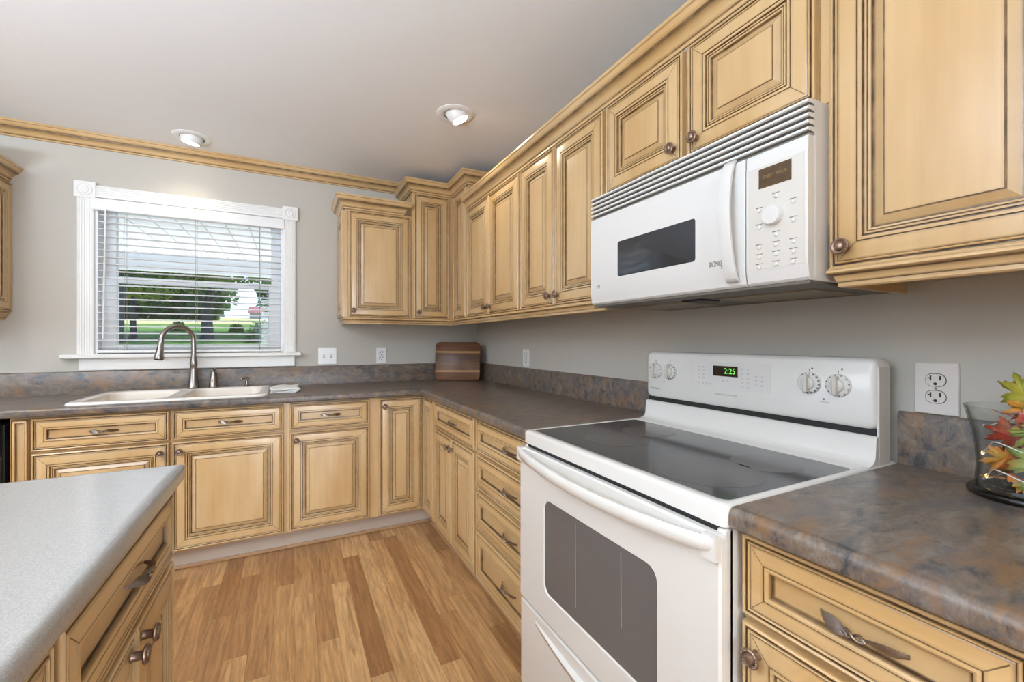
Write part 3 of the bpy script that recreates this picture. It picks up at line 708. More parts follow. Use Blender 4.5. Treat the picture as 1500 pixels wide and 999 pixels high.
mb = MB(); mb.sweep([(a, b, 0) for a, b in BS], [(0, -2.752), (0, -3.476)], z0=.914); W(mb, 'backsplash', M_SLATE_Y, ct)
ic = thing('island_worktop', 'pale grey speckled island worktop with rounded edges', 'worktop', (-2.3, -2.5, .876))
mb = MB(); mb.box(-2.44, -1.585, -3.32, -1.985, .876, .914)
nosing(mb, [(-1.585, -3.32), (-1.585, -1.985), (-2.44, -1.985), (-2.44, -3.32)], out=.020, r=.014)
W(mb, 'slab', M_SOLID, ic, smooth=35)

# dishwasher sliver
t = thing('dishwasher', 'stainless dishwasher at the left end of the sink run', 'dishwasher', (-3.05, -.59, FZ))
boxes('body', [(0, .60, 0, .55, 0, .80)], M_GAP, t)
boxes('door', [(.004, .592, -.028, 0, .10, .66)], M_STSTEEL, t, bevel=.004)
boxes('control_panel', [(.004, .592, -.022, 0, .668, .806)], M_GAP, t, bevel=.003)
mb = MB(); mb.tube([(.05, -.02, .62), (.05, -.06, .62), (.55, -.06, .62), (.55, -.02, .62)], .009, 8); mb.build('handle', M_STEEL, t)

# ------------------------------------------------------------------ sink
sk = thing('kitchen_sink', 'cream double-bowl drop-in sink below the window', 'sink', (-1.872, -.32, .914))
mb = MB(); SXa, SXb, SYa, SYb = -2.272, -1.452, -.600, -.042
bm = bmesh.new()
def rr_pts(x0, x1, y0, y1, r, z, n=8):
    pts = []
    for cx, cy, a0 in ((x1-r, y1-r, 0), (x0+r, y1-r, 90), (x0+r, y0+r, 180), (x1-r, y0+r, 270)):
        for k in range(n):
            a = math.radians(a0+90*k/(n-1)); pts.append(Vector((cx+r*math.cos(a)+1.872, cy+r*math.sin(a)+.32, z)))
    return pts
def loop(pts): 
    v = [bm.verts.new(p) for p in pts]; e = [bm.edges.new((v[i], v[(i+1) % len(v)])) for i in range(len(v))]; return v, e
def skin(a, b):
    for i in range(len(a)): bm.faces.new((a[i], a[(i+1) % len(a)], b[(i+1) % len(b)], b[i]))
B1 = (-2.226, -1.905, -.560, -.120); B2 = (-1.850, -1.495, -.560, -.120)
o0, _ = loop(rr_pts(SXa, SXb, SYa, SYb, .05, .0005)); o1, _ = loop(rr_pts(SXa+.002, SXb-.002, SYa+.002, SYb-.002, .05, .007))
o2, e2 = loop(rr_pts(SXa+.009, SXb-.009, SYa+.009, SYb-.009, .045, .012)); skin(o0, o1); skin(o1, o2)
eds = list(e2)
for B in (B1, B2):
    v0, e0 = loop(rr_pts(*B, .07, .012)); eds += e0; prev = v0
    for d, z in ((.004, .009), (.007, -.002), (.012, -.10), (.022, -.155), (.05, -.178)):
        v, _ = loop(rr_pts(B[0]+d, B[1]-d, B[2]+d, B[3]-d, max(.02, .07-d*.3), z)); skin(prev, v); prev = v
    bm.faces.new(prev)
bmesh.ops.triangle_fill(bm, use_beauty=True, edges=eds)
bmesh.ops.recalc_face_normals(bm, faces=bm.faces)
me = bpy.data.meshes.new('basin'); bm.to_mesh(me); bm.free(); me.materials.append(M_SINK)
me.polygons.foreach_set('use_smooth', [True]*len(me.polygons)); me.set_sharp_from_angle(angle=math.radians(50))
o = mkobj('basin', me, sk); sm = o.modifiers.new('solid', 'SOLIDIFY'); sm.thickness = .003; sm.offset = -1
for x in (-2.075, -1.672):
    mb = MB(); mb.lathe([(.045, 0), (.044, .003), (.034, .003), (.030, .001), (.001, .001)], (x, -.34, .737), 'z', 24); W(mb, 'drain', M_STEEL, sk)

fc = thing('kitchen_faucet', 'brushed nickel gooseneck pull-down faucet standing on the sink', 'faucet', (-1.863, -.083, .926))
mb = MB(); mb.lathe([(.033, 0), (.034, .004), (.031, .008), (.0265, .030), (.0215, .070), (.0175, .112), (.0170, .122)], seg=28); mb.build('base', M_STEEL, fc)
mb = MB(); mb.lathe([(.0180, .122), (.0190, .126), (.0168, .130), (.0195, .142), (.0200, .153), (.0175, .173), (.0145, .192), (.0135, .200)], seg=28); mb.build('collar', M_STEEL, fc)
dx, dy = -.793, -.609
pts = [(0, 0, .17), (0, 0, .25)]
Rr = .084; zc = .288
pts.append((0, 0, zc-.012))
for k in range(0, 15):
    a = PI*k/14*1.02; d = Rr - Rr*math.cos(a); pts.append((dx*d, dy*d, zc+Rr*math.sin(a)))
mb = MB(); mb.tube(pts, [.0136]*2+[.0134]+[.0130]*15, 14); mb.build('gooseneck', M_STEEL, fc)
e = Vector(pts[-1]); q = Vector((dx*.012, dy*.012, -.10))
mb = MB(); P_ = [e + q*s for s in (-.02, 0, .03, .25, .27, .6, .93, 1.0)]
mb.tube(P_, [.0137, .0155, .0155, .0145, .0155, .0185, .0245, .0235], 16); sp = mb.build('spray_head', M_STEEL, fc)
mb = MB(); mb.tube([e+q*1.0, e+q*1.06], [.0215, .019], 16); mb.build('nozzle', M_DARK, sp)
fh = thing('faucet_valve', 'brushed nickel single-lever faucet valve right of the gooseneck', 'faucet handle', (-1.763, -.083, .926))
mb = MB(); mb.lathe([(.027, 0), (.028, .004), (.025, .008), (.0225, .040), (.0195, .068), (.0170, .074), (.0175, .082), (.0165, .094), (.011, .100), (.001, .101)], seg=26); mb.build('body', M_STEEL, fh)
mb = MB(); mb.tube([(0, 0, .092), (.004, -.002, .108), (.010, -.010, .116), (.016, -.030, .120)], [.008, .0085, .0085, .0055], 10); mb.tube([(0, 0, .092), (-.010, .004, .108), (-.018, .012, .112)], [.006, .005, .004], 8); mb.build('lever', M_STEEL, fh)
sd = thing('soap_dispenser', 'small brushed nickel soap dispenser at the right rear of the sink', 'soap dispenser', (-1.590, -.080, .926))
mb = MB(); mb.lathe([(.019, 0), (.019, .003), (.012, .006), (.0085, .012), (.0080, .040), (.0115, .044), (.0120, .054), (.008, .058), (.001, .059)], seg=20); mb.build('body', M_STEEL, sd)
mb = MB(); mb.tube([(0, 0, .051), (-.012, -.016, .054), (-.024, -.032, .050), (-.028, -.037, .042)], [.006, .0055, .005, .0045], 8); mb.build('spout', M_STEEL, sd)

# folded dish cloth
mb = MB(); nx, ny = 18, 12
for layer in range(3):
    idx = []
    for j in range(ny+1):
        for i in range(nx+1):
            u, v_ = i/nx, j/ny
            x = -1.435 + .150*u + .012*math.sin(4*v_+layer) - .02*(1-v_); y = -.46 + .30*v_ + .006*math.sin(6*u+layer*2)
            z = .9155 + .0075*layer + .0022*math.sin(9*u+3*v_+layer) + .0016*math.sin(14*v_) + (.006*(u > .93))*(1-layer*.3)
            if (u < .001 or u > .999 or v_ < .001 or v_ > .999): z -= .002
            idx.append(mb.vert((x, y, max(z, .9150))))
    for j in range(ny):
        for i in range(nx):
            a = idx[j*(nx+1)+i]; mb.face((a, a+1, a+nx+2, a+nx+1))
o = mb.build('dish_cloth', M_TOWEL, off=(-1.36, -.32, .914), loc=(-1.36, -.32, .914)); so = o.modifiers.new('solid', 'SOLIDIFY'); so.thickness = .0035; so.offset = 1
tag(o, 'white folded dish cloth lying on the worktop right of the sink', 'cloth')

# cutting board leaning across the corner
A = Vector((-.322, -.030, .9155)); B = Vector((-.030, -.205, .9155))
bdw = (B-A).length; ang = math.atan2(B.y-A.y, B.x-A.x)
cb = thing('cutting_board', 'striped wooden cutting board leaning across the worktop corner', 'cutting board', (A.x-.030*math.sin(-ang)-.03, A.y-.052, .9150), ang)
mb = MB(); th = .018; bh = .288
fr = mb.rrect(0, bdw, 0, bh, .035, -th, n=7); fr2 = mb.rrect(.0, bdw, .0, bh, .035, 0, n=7)
ins = mb.rrect(.004, bdw-.004, .004, bh-.004, .031, -th-.003, n=7)
mb.bridge(fr2, fr); mb.bridge(fr, ins); mb.face(ins); mb.face(fr2)
tilt = math.radians(-6)
o = mb.build('board', M_BOARD, cb, smooth=50); o.rotation_euler = (tilt, 0, 0)
mb = MB(); mb.lathe([(.0085, 0), (.0085, .0012), (.001, .0012)], (.032, -th-.0028, bh-.040), 'y', 16); o = mb.build('hanging_hole', M_GAP, cb); o.rotation_euler = (tilt, 0, 0)

# ------------------------------------------------------------------ wall plates
def slots(mb, x, z, y, s=1.0):
    mb.box(x-.0085*s, x-.0060*s, y-.0003, y, z-.001*s, z+.009*s); mb.box(x+.0060*s, x+.0085*s, y-.0003, y, z+.000*s, z+.0085*s)
    mb.lathe([(.0030*s, 0), (.0030*s, .0003)], (x, y, z-.0075*s), 'y', 10)
def duplex(label, loc, rz, w=.072, h=.114, wide=False, mat=None, group=None):
    t = thing('wall_outlet', label, 'outlet', loc, rz, group)
    mb = MB(); mb.box(-w/2, w/2, -.006, 0, -h/2, h/2); mb.build('cover_plate', mat or M_PLATE, t, bevel=.0025)
    for s_ in (-1, 1):
        mb = MB(); zc_ = s_*.0195
        a = mb.rrect(-.0175, .0175, zc_-.0140, zc_+.0140, .0125, -.006, n=6); b = mb.rrect(-.0175, .0175, zc_-.0140, zc_+.0140, .0125, -.0085, n=6)
        mb.bridge(a, b); mb.face(b); rc = mb.build('receptacle', mat or M_PLATE, t)
        mb = MB(); a = mb.rrect(-.0188, .0188, zc_-.0153, zc_+.0153, .0135, -.0062, n=6); b = mb.rrect(-.0176, .0176, zc_-.0141, zc_+.0141, .0125, -.0063, n=6); mb.bridge(a, b)
        slots(mb, 0, zc_, -.0085, 1.15)
        if wide: mb.box(-.0135, -.0085, -.0088, -.0085, zc_+.0035, zc_+.0060)
        mb.build('slots', M_GAP, rc)
    mb = MB(); mb.lathe([(.0028, 0), (.0024, .0012)], (0, -.006, 0), 'y', 10); mb.build('screw', M_STEEL, t)
    return t
duplex('white duplex outlet on the window wall, between the light switches and the cutting board', (-.7515, -.0005, 1.104), 0, .074)
duplex('white duplex outlet on the side wall between cutting board and range', (-.0005, -.846, 1.104), R, .080, .110)
duplex('large pale twenty-amp duplex outlet on the side wall, between the range and the glass vase', (-.0005, -2.8185, 1.1015), R, .079, .120, wide=True, mat=M_PLATEW)
t = thing('light_switch', 'white double toggle switch plate right of the window', 'light switch', (-1.1165, -.0005, 1.1065))
mb = MB(); mb.box(-.059, .059, -.006, 0, -.057, .057); mb.build('cover_plate', M_PLATE, t, bevel=.0025)
for x in (-.023, .023):
    mb = MB(); mb.box(x-.0055, x+.0055, -.0066, -.0058, -.0125, .0125); mb.build('switch_slot', M_INKL, t)
    mb = MB(); mb.box(x-.004, x+.004, -.017, -.006, -.002, .010); o = mb.build('toggle', M_PLATE, t, bevel=.001)

# ------------------------------------------------------------------ recessed ceiling lamps
def eyeball(label, c, aim, power):
    t = thing('ceiling_spotlight', label, 'ceiling light', (c[0], c[1], CEIL))
    mb = MB(); mb.lathe([(.060, .004), (.060, -.004), (.068, -.0075), (.085, -.0065), (.096, -.002), (.097, .0)], seg=40, cap=False); mb.build('trim_ring', M_TRIM, t)
    ax = Vector(aim).normalized(); u = ax.orthogonal().normalized(); w = ax.cross(u)
    mb = MB(); rings = []
    for r, h in ((.030, -.03), (.050, -.012), (.0565, .008), (.0565, .022), (.053, .040), (.046, .056), (.042, .057), (.041, .050)):
        rings.append(mb.ring([Vector((0, 0, .024)) + ax*h + (u*math.cos(2*PI*k/32)+w*math.sin(2*PI*k/32))*r for k in range(32)]))
    for a, b in zip(rings, rings[1:]): mb.bridge(a, b)
    o = mb.build('eyeball', M_TRIM, t, smooth=50)
    mb = MB(); a = mb.ring([Vector((0, 0, .024)) + ax*.050 + (u*math.cos(2*PI*k/32)+w*math.sin(2*PI*k/32))*.0415 for k in range(32)])
    b = mb.ring([Vector((0, 0, .024)) + ax*.044 + (u*math.cos(2*PI*k/32)+w*math.sin(2*PI*k/32))*.0415 for k in range(32)]); mb.bridge(b, a); mb.face(a)
    mb.build('lamp_lens', M_LAMP, t)
    mb = MB(); mb.lathe([(.0602, .002), (.0602, -.0035), (.0575, -.0035), (.0575, .002)], seg=36); mb.build('shadow_gap', M_GAP, t)
    p = Vector((c[0], c[1], CEIL)) + ax*.075
    l = lamp('spot_bulb', 'SPOT', power, (1, .88, .70), p, size=.035, spot=math.radians(118), blend=.8, target=p+ax)
    return t
eyeball('white eyeball ceiling spotlight in front of the wall cabinets', (-.585, -1.150), (.42, -.10, -.90), 6)
eyeball('white eyeball ceiling spotlight above the window', (-1.846, -.225), (-.16, .10, -.98), 3.5)

# ------------------------------------------------------------------ range
rg = thing('electric_range', 'white freestanding electric range with black glass cooktop, below the microwave', 'range', (-.648, -2.002, FZ), R)
Zr = lambda z: z-FZ
boxes('body', [(.003, .747, .016, .600, .02, Zr(.872)), (.003, .020, .004, .03, .02, Zr(.872)), (.730, .747, .004, .03, .02, Zr(.872))], M_WHITE, rg, bevel=.004)
boxes('gap_seal', [(.02, .73, .006, .02, Zr(.862), Zr(.876))], M_GAP, rg)
# cooktop frame: rounded outline with raised lip
mb = MB()
r0 = mb.rrect(0, .750, 0, .640, .014, Zr(.877), 'xy'); r1 = mb.rrect(0, .750, 0, .640, .014, Zr(.908), 'xy')
r2 = mb.rrect(.003, .747, .003, .640, .014, Zr(.915), 'xy'); r3 = mb.rrect(.008, .742, .008, .636, .014, Zr(.9175), 'xy')
r4 = mb.rrect(.016, .734, .026, .470, .018, Zr(.9170), 'xy'); r5 = mb.rrect(.019, .731, .029, .467, .016, Zr(.9145), 'xy')
for a, b in zip((r0, r1, r2, r3, r4), (r1, r2, r3, r4, r5)): mb.bridge(a, b)
mb.face(r0[::-1]); mb.face(r5)
ck = mb.build('cooktop', M_WHITE, rg, smooth=50)
mb = MB(); a = mb.rrect(.0185, .7315, .0285, .4675, .016, Zr(.9146), 'xy'); b = mb.rrect(.0185, .7315, .0285, .4675, .016, Zr(.9158), 'xy'); mb.bridge(a, b); mb.face(b); mb.build('glass_surface', M_COOK, ck)
for bx, by, r in ((.245, .185, .095), (.585, .160, .118), (.610, .335, .078), (.205, .355, .085)):
    mb = MB(); mb.lathe([(r, 0), (r, .0004), (r-.006, .0005), (.001, .0005)], (bx, by, Zr(.9157)), 'z', 48); mb.build('burner', M_BURN, ck)
# backguard
mb = MB()
mb.sweep([(.034, 0, 0), (.018, .003, 0), (.008, .009, 0), (.003, .018, 0), (0, .056, 0), (-.002, .064, 0), (-.008, .068, 0), (-.06, .068, 0), (-.06, 0, 0)], [(.000, .541), (.745, .541)], z0=Zr(.9165))
mb.build('riser', M_WHITE, rg, smooth=50)
boxes('console_gap', [(.004, .742, .552, .60, Zr(.980), Zr(1.002))], M_GAP, rg)
mb = MB()
def consl(ins, y, dz=0):
    return mb.rrect(-.001+ins, .744-ins, Zr(.9985)+ins, Zr(1.170)-ins, .018, y, n=6)
q0 = consl(0, .604); q1 = consl(0, .556); q2 = consl(.003, .549); q3 = consl(.010, .545)
for a, b in ((q0, q1), (q1, q2), (q2, q3)): mb.bridge(a, b)
mb.face(q3); mb.face(q0)
bg = mb.build('backguard', M_WHITE, rg, smooth=60)
boxes('side_cover', [(.740, .746, .552, .606, Zr(.90), Zr(1.150))], M_ALMOND, rg, bevel=.002)
yf = .5448
def rk(x, z, dial):
    zz = Zr(z)
    mb = MB(); mb.lathe([(.029, 0), (.029, .003), (.0265, .006), (.024, .0065), (.001, .0065)], (x, yf, zz), 'y', 32); k = mb.build('control_knob', M_WPLAS, bg)
    mb = MB(); mb.lathe([(.017, .006), (.0165, .012), (.012, .014), (.001, .014)], (x, yf, zz), 'y', 24)
    mb.box(x-.0045, x+.0045, yf-.024, yf-.006, zz-.0235, zz+.0235); mb.build('grip', M_ALMOND, k, bevel=.002)
    mb = MB()
    rng = range(-3, 9) if dial else range(0, 12)
    for i in rng:
        a = math.radians(100-30*i) if not dial else math.radians(60-22*i)
        cx, cz = x+.0262*math.cos(a), zz+.0262*math.sin(a); s_ = .0016 if not dial or i < 0 else .0024
        mb.box(cx-s_, cx+s_, yf-.0068, yf-.006, cz-s_, cz+s_)
    mb.box(x-.0006, x+.0006, yf-.0008, yf, zz+.030, zz+.038)
    mb.build('dial_marks', M_INK, k)
rk(.049, 1.100, 0); rk(.118, 1.100, 1); rk(.595, 1.100, 1); rk(.664, 1.099, 0)
mb = MB(); mb.box(.217, .492, yf-.0006, yf, Zr(1.057), Zr(1.146)); kp = mb.build('keypad', M_WPLAS, bg, bevel=.0003)
mb = MB(); mb.box(.299, .387, yf-.0018, yf-.0004, Zr(1.0985), Zr(1.1315)); dsp = mb.build('clock_display', M_DISP, bg)
text('digits', '2:25', .026, (.360, yf-.0022, Zr(1.115)), RB, M_GREEN, bg, sx=.9)
mb = MB(); rnd = random.Random(3)
for gx, gz, nx_, nz_, sx_, sz_ in ((.232, 1.072, 5, 1, .014, .01), (.246, 1.090, 2, 4, .016, .012), (.335, 1.085, 2, 1, .016, .01), (.402, 1.070, 2, 5, .018, .014), (.447, 1.080, 2, 3, .018, .013)):
    for i in range(nx_):
        for j in range(nz_):
            x, z = gx+i*sx_, Zr(gz+j*sz_)
            mb.box(x-.0042, x+.0042, yf-.0010, yf-.0006, z-.0004, z+.0008); mb.box(x-.003, x+.0026, yf-.0010, yf-.0006, z-.0034, z-.0022)
mb.build('keypad_print', M_INKL, bg, smooth=0)
mb = MB()
for x, z, r in ((.049, 1.139, .0018), (.118, 1.139, .0018), (.088, 1.062, .0018), (.602, 1.1385, .0026), (.672, 1.1405, .0026), (.630, 1.0605, .0026)): mb.lathe([(r, 0), (r, .0006)], (x, yf, Zr(z)), 'y', 12)
mb.build('indicator_marks', M_INK, bg)
text('lettering', 'Kenmore', .0120, (.045, yf-.0006, Zr(1.033)), RB, M_INK, bg)
text('lettering', 'RADIANT  SELF-CLEANING  OVEN', .0052, (.345, yf-.0006, Zr(1.040)), RB, M_INKL, bg)
text('lettering', 'hot surface', .0050, (.632, yf-.0006, Zr(1.053)), RB, M_INKL, bg)
# oven door
od_y0, od_y1 = -.014, .004
mb = MB(); WX = (.150, .604, Zr(.459), Zr(.740))
f0 = mb.rrect(0, .752, Zr(.375), Zr(.866), .008, od_y0+.004, n=5); f1 = mb.rrect(.004, .748, Zr(.379), Zr(.862), .006, od_y0, n=5)
bk = mb.rrect(0, .752, Zr(.375), Zr(.866), .008, od_y1, n=5)
w0 = mb.rrect(*WX, .030, od_y0, n=5); w1 = mb.rrect(WX[0]+.004, WX[1]-.004, WX[2]+.004, WX[3]-.004, .028, od_y0+.005, n=5)
mb.bridge(bk, f0); mb.bridge(f0, f1); mb.bridge(f1, w0); mb.bridge(w0, w1); mb.face(bk); mb.face(w1)
od = mb.build('oven_door', M_WHITE, rg, smooth=40)
mb = MB(); a = mb.rrect(WX[0]+.003, WX[1]-.003, WX[2]+.003, WX[3]-.003, .028, od_y0+.0035, n=6); mb.face(a); b = mb.rrect(WX[0]+.003, WX[1]-.003, WX[2]+.003, WX[3]-.003, .028, od_y0+.0045, n=6); mb.bridge(a, b); mb.face(b)
mb.build('window', M_OVGL, od)
mb = MB()
for x, zt in ((.31, .50), (.49, .55)): mb.tube([(x, od_y0+.0028, Zr(.725)), (x+.001, od_y0+.0028, Zr(zt))], .0007, 5)
mb.build('drip_marks', M_INKL, od)
# bowed handle
rings = []; mb = MB()
for i in range(33):
    t_ = i/32; x = .001 + .750*t_; s_ = math.sin(PI*t_); bow = .010 + .040*(s_**.55); sag = .0 - .012*(s_**.8)
    zt = Zr(.866)+sag; h_ = .030 + .004*s_; y = od_y0
    yo = y-bow; thick = .020 if .02 < t_ < .98 else .012
    rings.append(mb.ring([(x, yo+thick, zt-.004), (x, yo+.006, zt), (x, yo+.001, zt-.005), (x, yo, zt-h_*.5), (x, yo+.004, zt-h_+.003), (x, yo+.010, zt-h_), (x, yo+thick, zt-h_+.006)]))
for a, b in zip(rings, rings[1:]): mb.bridge(a, b)
mb.face(rings[0][::-1]); mb.face(rings[-1])
for x0_, x1_ in ((.0, .030), (.722, .752)): mb.box(x0_, x1_, od_y0-.012, od_y0+.002, Zr(.822), Zr(.866))
mb.build('handle', M_WHITE, od, smooth=50)
mb = MB(); mb.box(0, .752, -.012, .010, Zr(.085), Zr(.365)); dw = mb.build('storage_drawer', M_WHITE, rg, bevel=.005)
mb = MB(); rings = []
for i in range(25):
    t_ = i/24; x = .10+.55*t_; s_ = math.sin(PI*t_)
    zt = Zr(.338)-.018*s_
    rings.append(mb.ring([(x, -.011, zt+.006), (x, -.014-.012*s_, zt), (x, -.013-.006*s_, zt-.010-.010*s_), (x, -.011, zt-.012-.014*s_)]))
for a, b in zip(rings, rings[1:]): mb.bridge(a, b)
mb.face(rings[0][::-1]); mb.face(rings[-1]); mb.build('drawer_grip', M_WHITE, dw, smooth=50)

# ------------------------------------------------------------------ microwave
mw = thing('microwave', 'white over-the-range microwave between the wall cabinets', 'microwave', (-.385, -2.020, 1.328), R)
Zm = lambda z: z-1.328
boxes('body', [(.002, .728, .024, .383, Zm(1.338), Zm(1.7185))], M_WPLAS, mw, bevel=.003)
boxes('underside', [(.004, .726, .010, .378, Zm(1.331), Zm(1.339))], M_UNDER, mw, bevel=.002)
for x0_ in (.05, .42):
    boxes('grease_filter', [(x0_, x0_+.26, .11, .30, Zm(1.3275), Zm(1.3325))], M_MESHF, mw, bevel=.002)
boxes('task_light', [(.33, .40, .08, .16, Zm(1.326), Zm(1.332))], M_GAP, mw, bevel=.002)
mb = MB()      # louvred vent grille
zt = 1.7150; zb = 1.6420; n_ = 5; st = (zt-zb)/n_
prof = [(.028, zt)]
for k in range(n_):
    a = zt-k*st
    prof += [(.006, a), (.001, a-st*.10), (.000, a-st*.45), (.004, a-st*.58), (.020, a-st*.62), (.024, a-st*.90)]
prof += [(.002, zb), (.028, zb)]
a = mb.ring([(.0, y, Zm(z)) for y, z in prof]); b = mb.ring([(.728, y, Zm(z)) for y, z in prof]); mb.face(a[::-1]); mb.face(b)
for k in range(len(prof)):
    j = (k+1) % len(prof); dark = (prof[k][0], prof[j][0]) in ((.004, .020), (.020, .024), (.024, .006), (.024, .002))
    mb.face((a[k], a[j], b[j], b[k]), 1 if dark else 0)
mb.build('vent_grille', [M_WPLAS, plain('vent_recess_grey', (.26, .24, .22), .6)], mw, smooth=30)
def mwface(name, x0, x1, parent):
    mb = MB(); P_ = [(.024, 1.640), (.004, 1.640), (.000, 1.636), (.000, 1.612), (-.0015, 1.609), (-.0015, 1.372), (.000, 1.367), (.004, 1.345), (.010, 1.339), (.024, 1.339)]
    a = mb.ring([(x0, y, Zm(z)) for y, z in P_]); b = mb.ring([(x1, y, Zm(z)) for y, z in P_]); mb.bridge(a, b); mb.face(a[::-1]); mb.face(b)
    return mb.build(name, M_WPLAS, parent, bevel=.0015, smooth=30)
md = mwface('door', 0, .589, mw); mc = mwface('control_panel', .592, .728, mw)
ym = -.0015
mb = MB(); a = mb.rrect(.145, .447, Zm(1.4235), Zm(1.5335), .006, ym-.0006, n=5); b = mb.rrect(.143, .449, Zm(1.4215), Zm(1.5355), .008, ym, n=5); mb.bridge(a, b); mb.face(a); mb.build('window', M_MWGL, md)
mb = MB(); rings = []
for i in range(25):
    t_ = i/24; s_ = math.sin(PI*t_); z = Zm(1.352)+(.292)*t_; y = ym-.004-.028*s_**.6; w_ = .0150; xc = .556+.004*math.cos(PI*t_)
    rings.append(mb.ring([(xc-w_, y+.007, z), (xc-w_, y+.001, z), (xc, y-.0015, z), (xc+w_, y+.001, z), (xc+w_, y+.007, z), (xc, y+.008, z)]))
for a, b in zip(rings, rings[1:]): mb.bridge(a, b)
mb.face(rings[0][::-1]); mb.face(rings[-1]); mb.build('handle', M_WPLAS, md, smooth=60)
text('lettering', 'SPACEMAKER', .0190, (.5115, ym-.0003, Zm(1.404)), RB, M_INK, md, sx=.36)
text('lettering', 'XL', .010, (.529, ym-.0003, Zm(1.3935)), RB, M_INK, md, sx=.7)
mb = MB(); mb.lathe([(.0068, 0), (.0068, .0005), (.0058, .0005), (.0058, 0)], (.046, ym, Zm(1.400)), 'y', 24, cap=False); mb.build('monogram_ring', M_INK, md)
text('lettering', 'GE', .0095, (.046, ym-.0003, Zm(1.400)), RB, M_INK, md)
mb = MB(); mb.box(.598, .722, ym-.0006, ym, Zm(1.374), Zm(1.606)); mb.build('keypad', M_ALMOND, mc, bevel=.0003)
mb = MB(); mb.box(.6235, .696, ym-.0012, ym-.0004, Zm(1.556), Zm(1.600)); mb.build('display', M_DISPA, mc)
text('digits', 'ENJOY YOUR', .009, (.660, ym-.0014, Zm(1.580)), RB, M_AMBER, mc)
mb = MB(); mb.lathe([(.0215, 0), (.0215, .010), (.0195, .0135), (.001, .0145)], (.6575, ym, Zm(1.489)), 'y', 36); mb.build('control_knob', M_WPLAS, mc)
btn = MB(); ink = MB()
for y_, z_ in ((-2.683, 1.530), (-2.645, 1.507), (-2.720, 1.507), (-2.720, 1.468), (-2.645, 1.469), (-2.683, 1.445), (-2.683, 1.423), (-2.683, 1.402), (-2.683, 1.380), (-2.645, 1.423), (-2.645, 1.401), (-2.645, 1.379), (-2.720, 1.422), (-2.720, 1.401), (-2.720, 1.379)):
    x = -2.020-y_; z = Zm(z_)
    mb = MB(); mb.lathe([(.0046, 0), (.0046, .0022), (.0034, .0034), (.0005, .0038)], (x, ym-.0005, z), 'y', 14); mb.build('button', M_WPLAS, mc)
    ink.box(x-.0085, x-.001, ym-.0009, ym-.0005, z+.0062, z+.0082); ink.box(x+.0, x+.0080, ym-.0009, ym-.0005, z+.0066, z+.0080)
ink.build('keypad_print', M_INK, mc, smooth=0)

# ------------------------------------------------------------------ vase with leaves and string light
vx, vy = -.106, -2.978
va = thing('glass_vase', 'clear flared glass vase with a thick base, on the right worktop', 'vase', (vx, vy, .9145))
mb = MB(); PR = [(.066, .014), (.0640, .030), (.0625, .060), (.0650, .095), (.0705, .130), (.0775, .158), (.0810, .170)]
seg = 56; inn = [(r-.0028, h) for r, h in PR]
mb.lathe(PR + [(.0800, .1715)] + inn[::-1] + [(.001, .016)], (0, 0, 0), 'z', seg, cap=False); mb.build('bowl', M_VASE, va, smooth=70)
mb = MB(); mb.lathe([(.001, 0), (.070, 0), (.0755, .003), (.0765, .009), (.0720, .0145), (.0665, .0165), (.001, .0155)], seg=seg, cap=False); mb.build('base', M_VASEB, va, smooth=70)
leafm = {}
def leafmat(n, a, c):
    m, nt, b = newmat(n); L = nt.links.new; tc = N(nt, 'TexCoord'); no = N(nt, 'TexNoise', i_Scale=28.0, i_Detail=3.0); L(tc.outputs['Object'], no.inputs['Vector'])
    mx = N(nt, 'MixRGB'); mx.inputs[1].default_value = a+(1,); mx.inputs[2].default_value = c+(1,); r = N(nt, 'MapRange', i_1=.40, i_2=.60)
    L(no.outputs['Fac'], r.inputs[0]); L(r.outputs[0], mx.inputs[0]); L(mx.outputs[0], b.inputs['Base Color']); setp(b, Roughness=.5); return m
LY = leafmat('yellow_green_leaf', (.42, .36, .04), (.20, .25, .03)); LR = leafmat('red_leaf', (.42, .035, .015), (.30, .08, .02)); LO_ = leafmat('orange_leaf', (.62, .16, .02), (.55, .30, .04)); LG = leafmat('green_orange_leaf', (.20, .30, .04), (.55, .24, .04))
def leaf(label, mat, c, s, rot):
    mb = MB(); out = []
    half = [(1.0, 0), (.80, .10), (.66, .09), (.60, .22), (.72, .40), (.62, .40), (.74, .62), (.56, .56), (.42, .54), (.30, .30), (.22, .34), (.20, .52), (.10, .72), (.02, .62), (-.12, .78), (-.16, .58), (-.28, .60), (-.22, .40), (-.12, .26), (-.24, .22), (-.34, .30), (-.36, .16), (-.34, .02)]
    P2 = half + [(x, -y) for x, y in half[:0:-1]]
    for x, y in P2: out.append((x*s, y*s, (.10*math.cos(3*x+1) - .22*y*y + .06*math.sin(9*y))*s))
    n = len(out)
    ic_ = mb.vert((0, 0, .05*s)); r_ = mb.ring(out); mid = mb.ring([(x*.5, y*.5, z*.5+.04*s) for x, y, z in out])
    mb.bridge(mid, r_)
    for k in range(n): mb.face((ic_, mid[k], mid[(k+1) % n]))
    mb.tube([(-.35*s, 0, 0), (-.8*s, 0, -.1*s), (-1.15*s, .05*s, -.22*s)], .0009, 5)
    o = mb.build('autumn_leaf', mat, smooth=60, loc=c, rot=rot); so = o.modifiers.new('solid', 'SOLIDIFY'); so.thickness = .0006
    return tag(o, label, 'leaf', 'autumn leaves in the glass vase')
h = math.radians
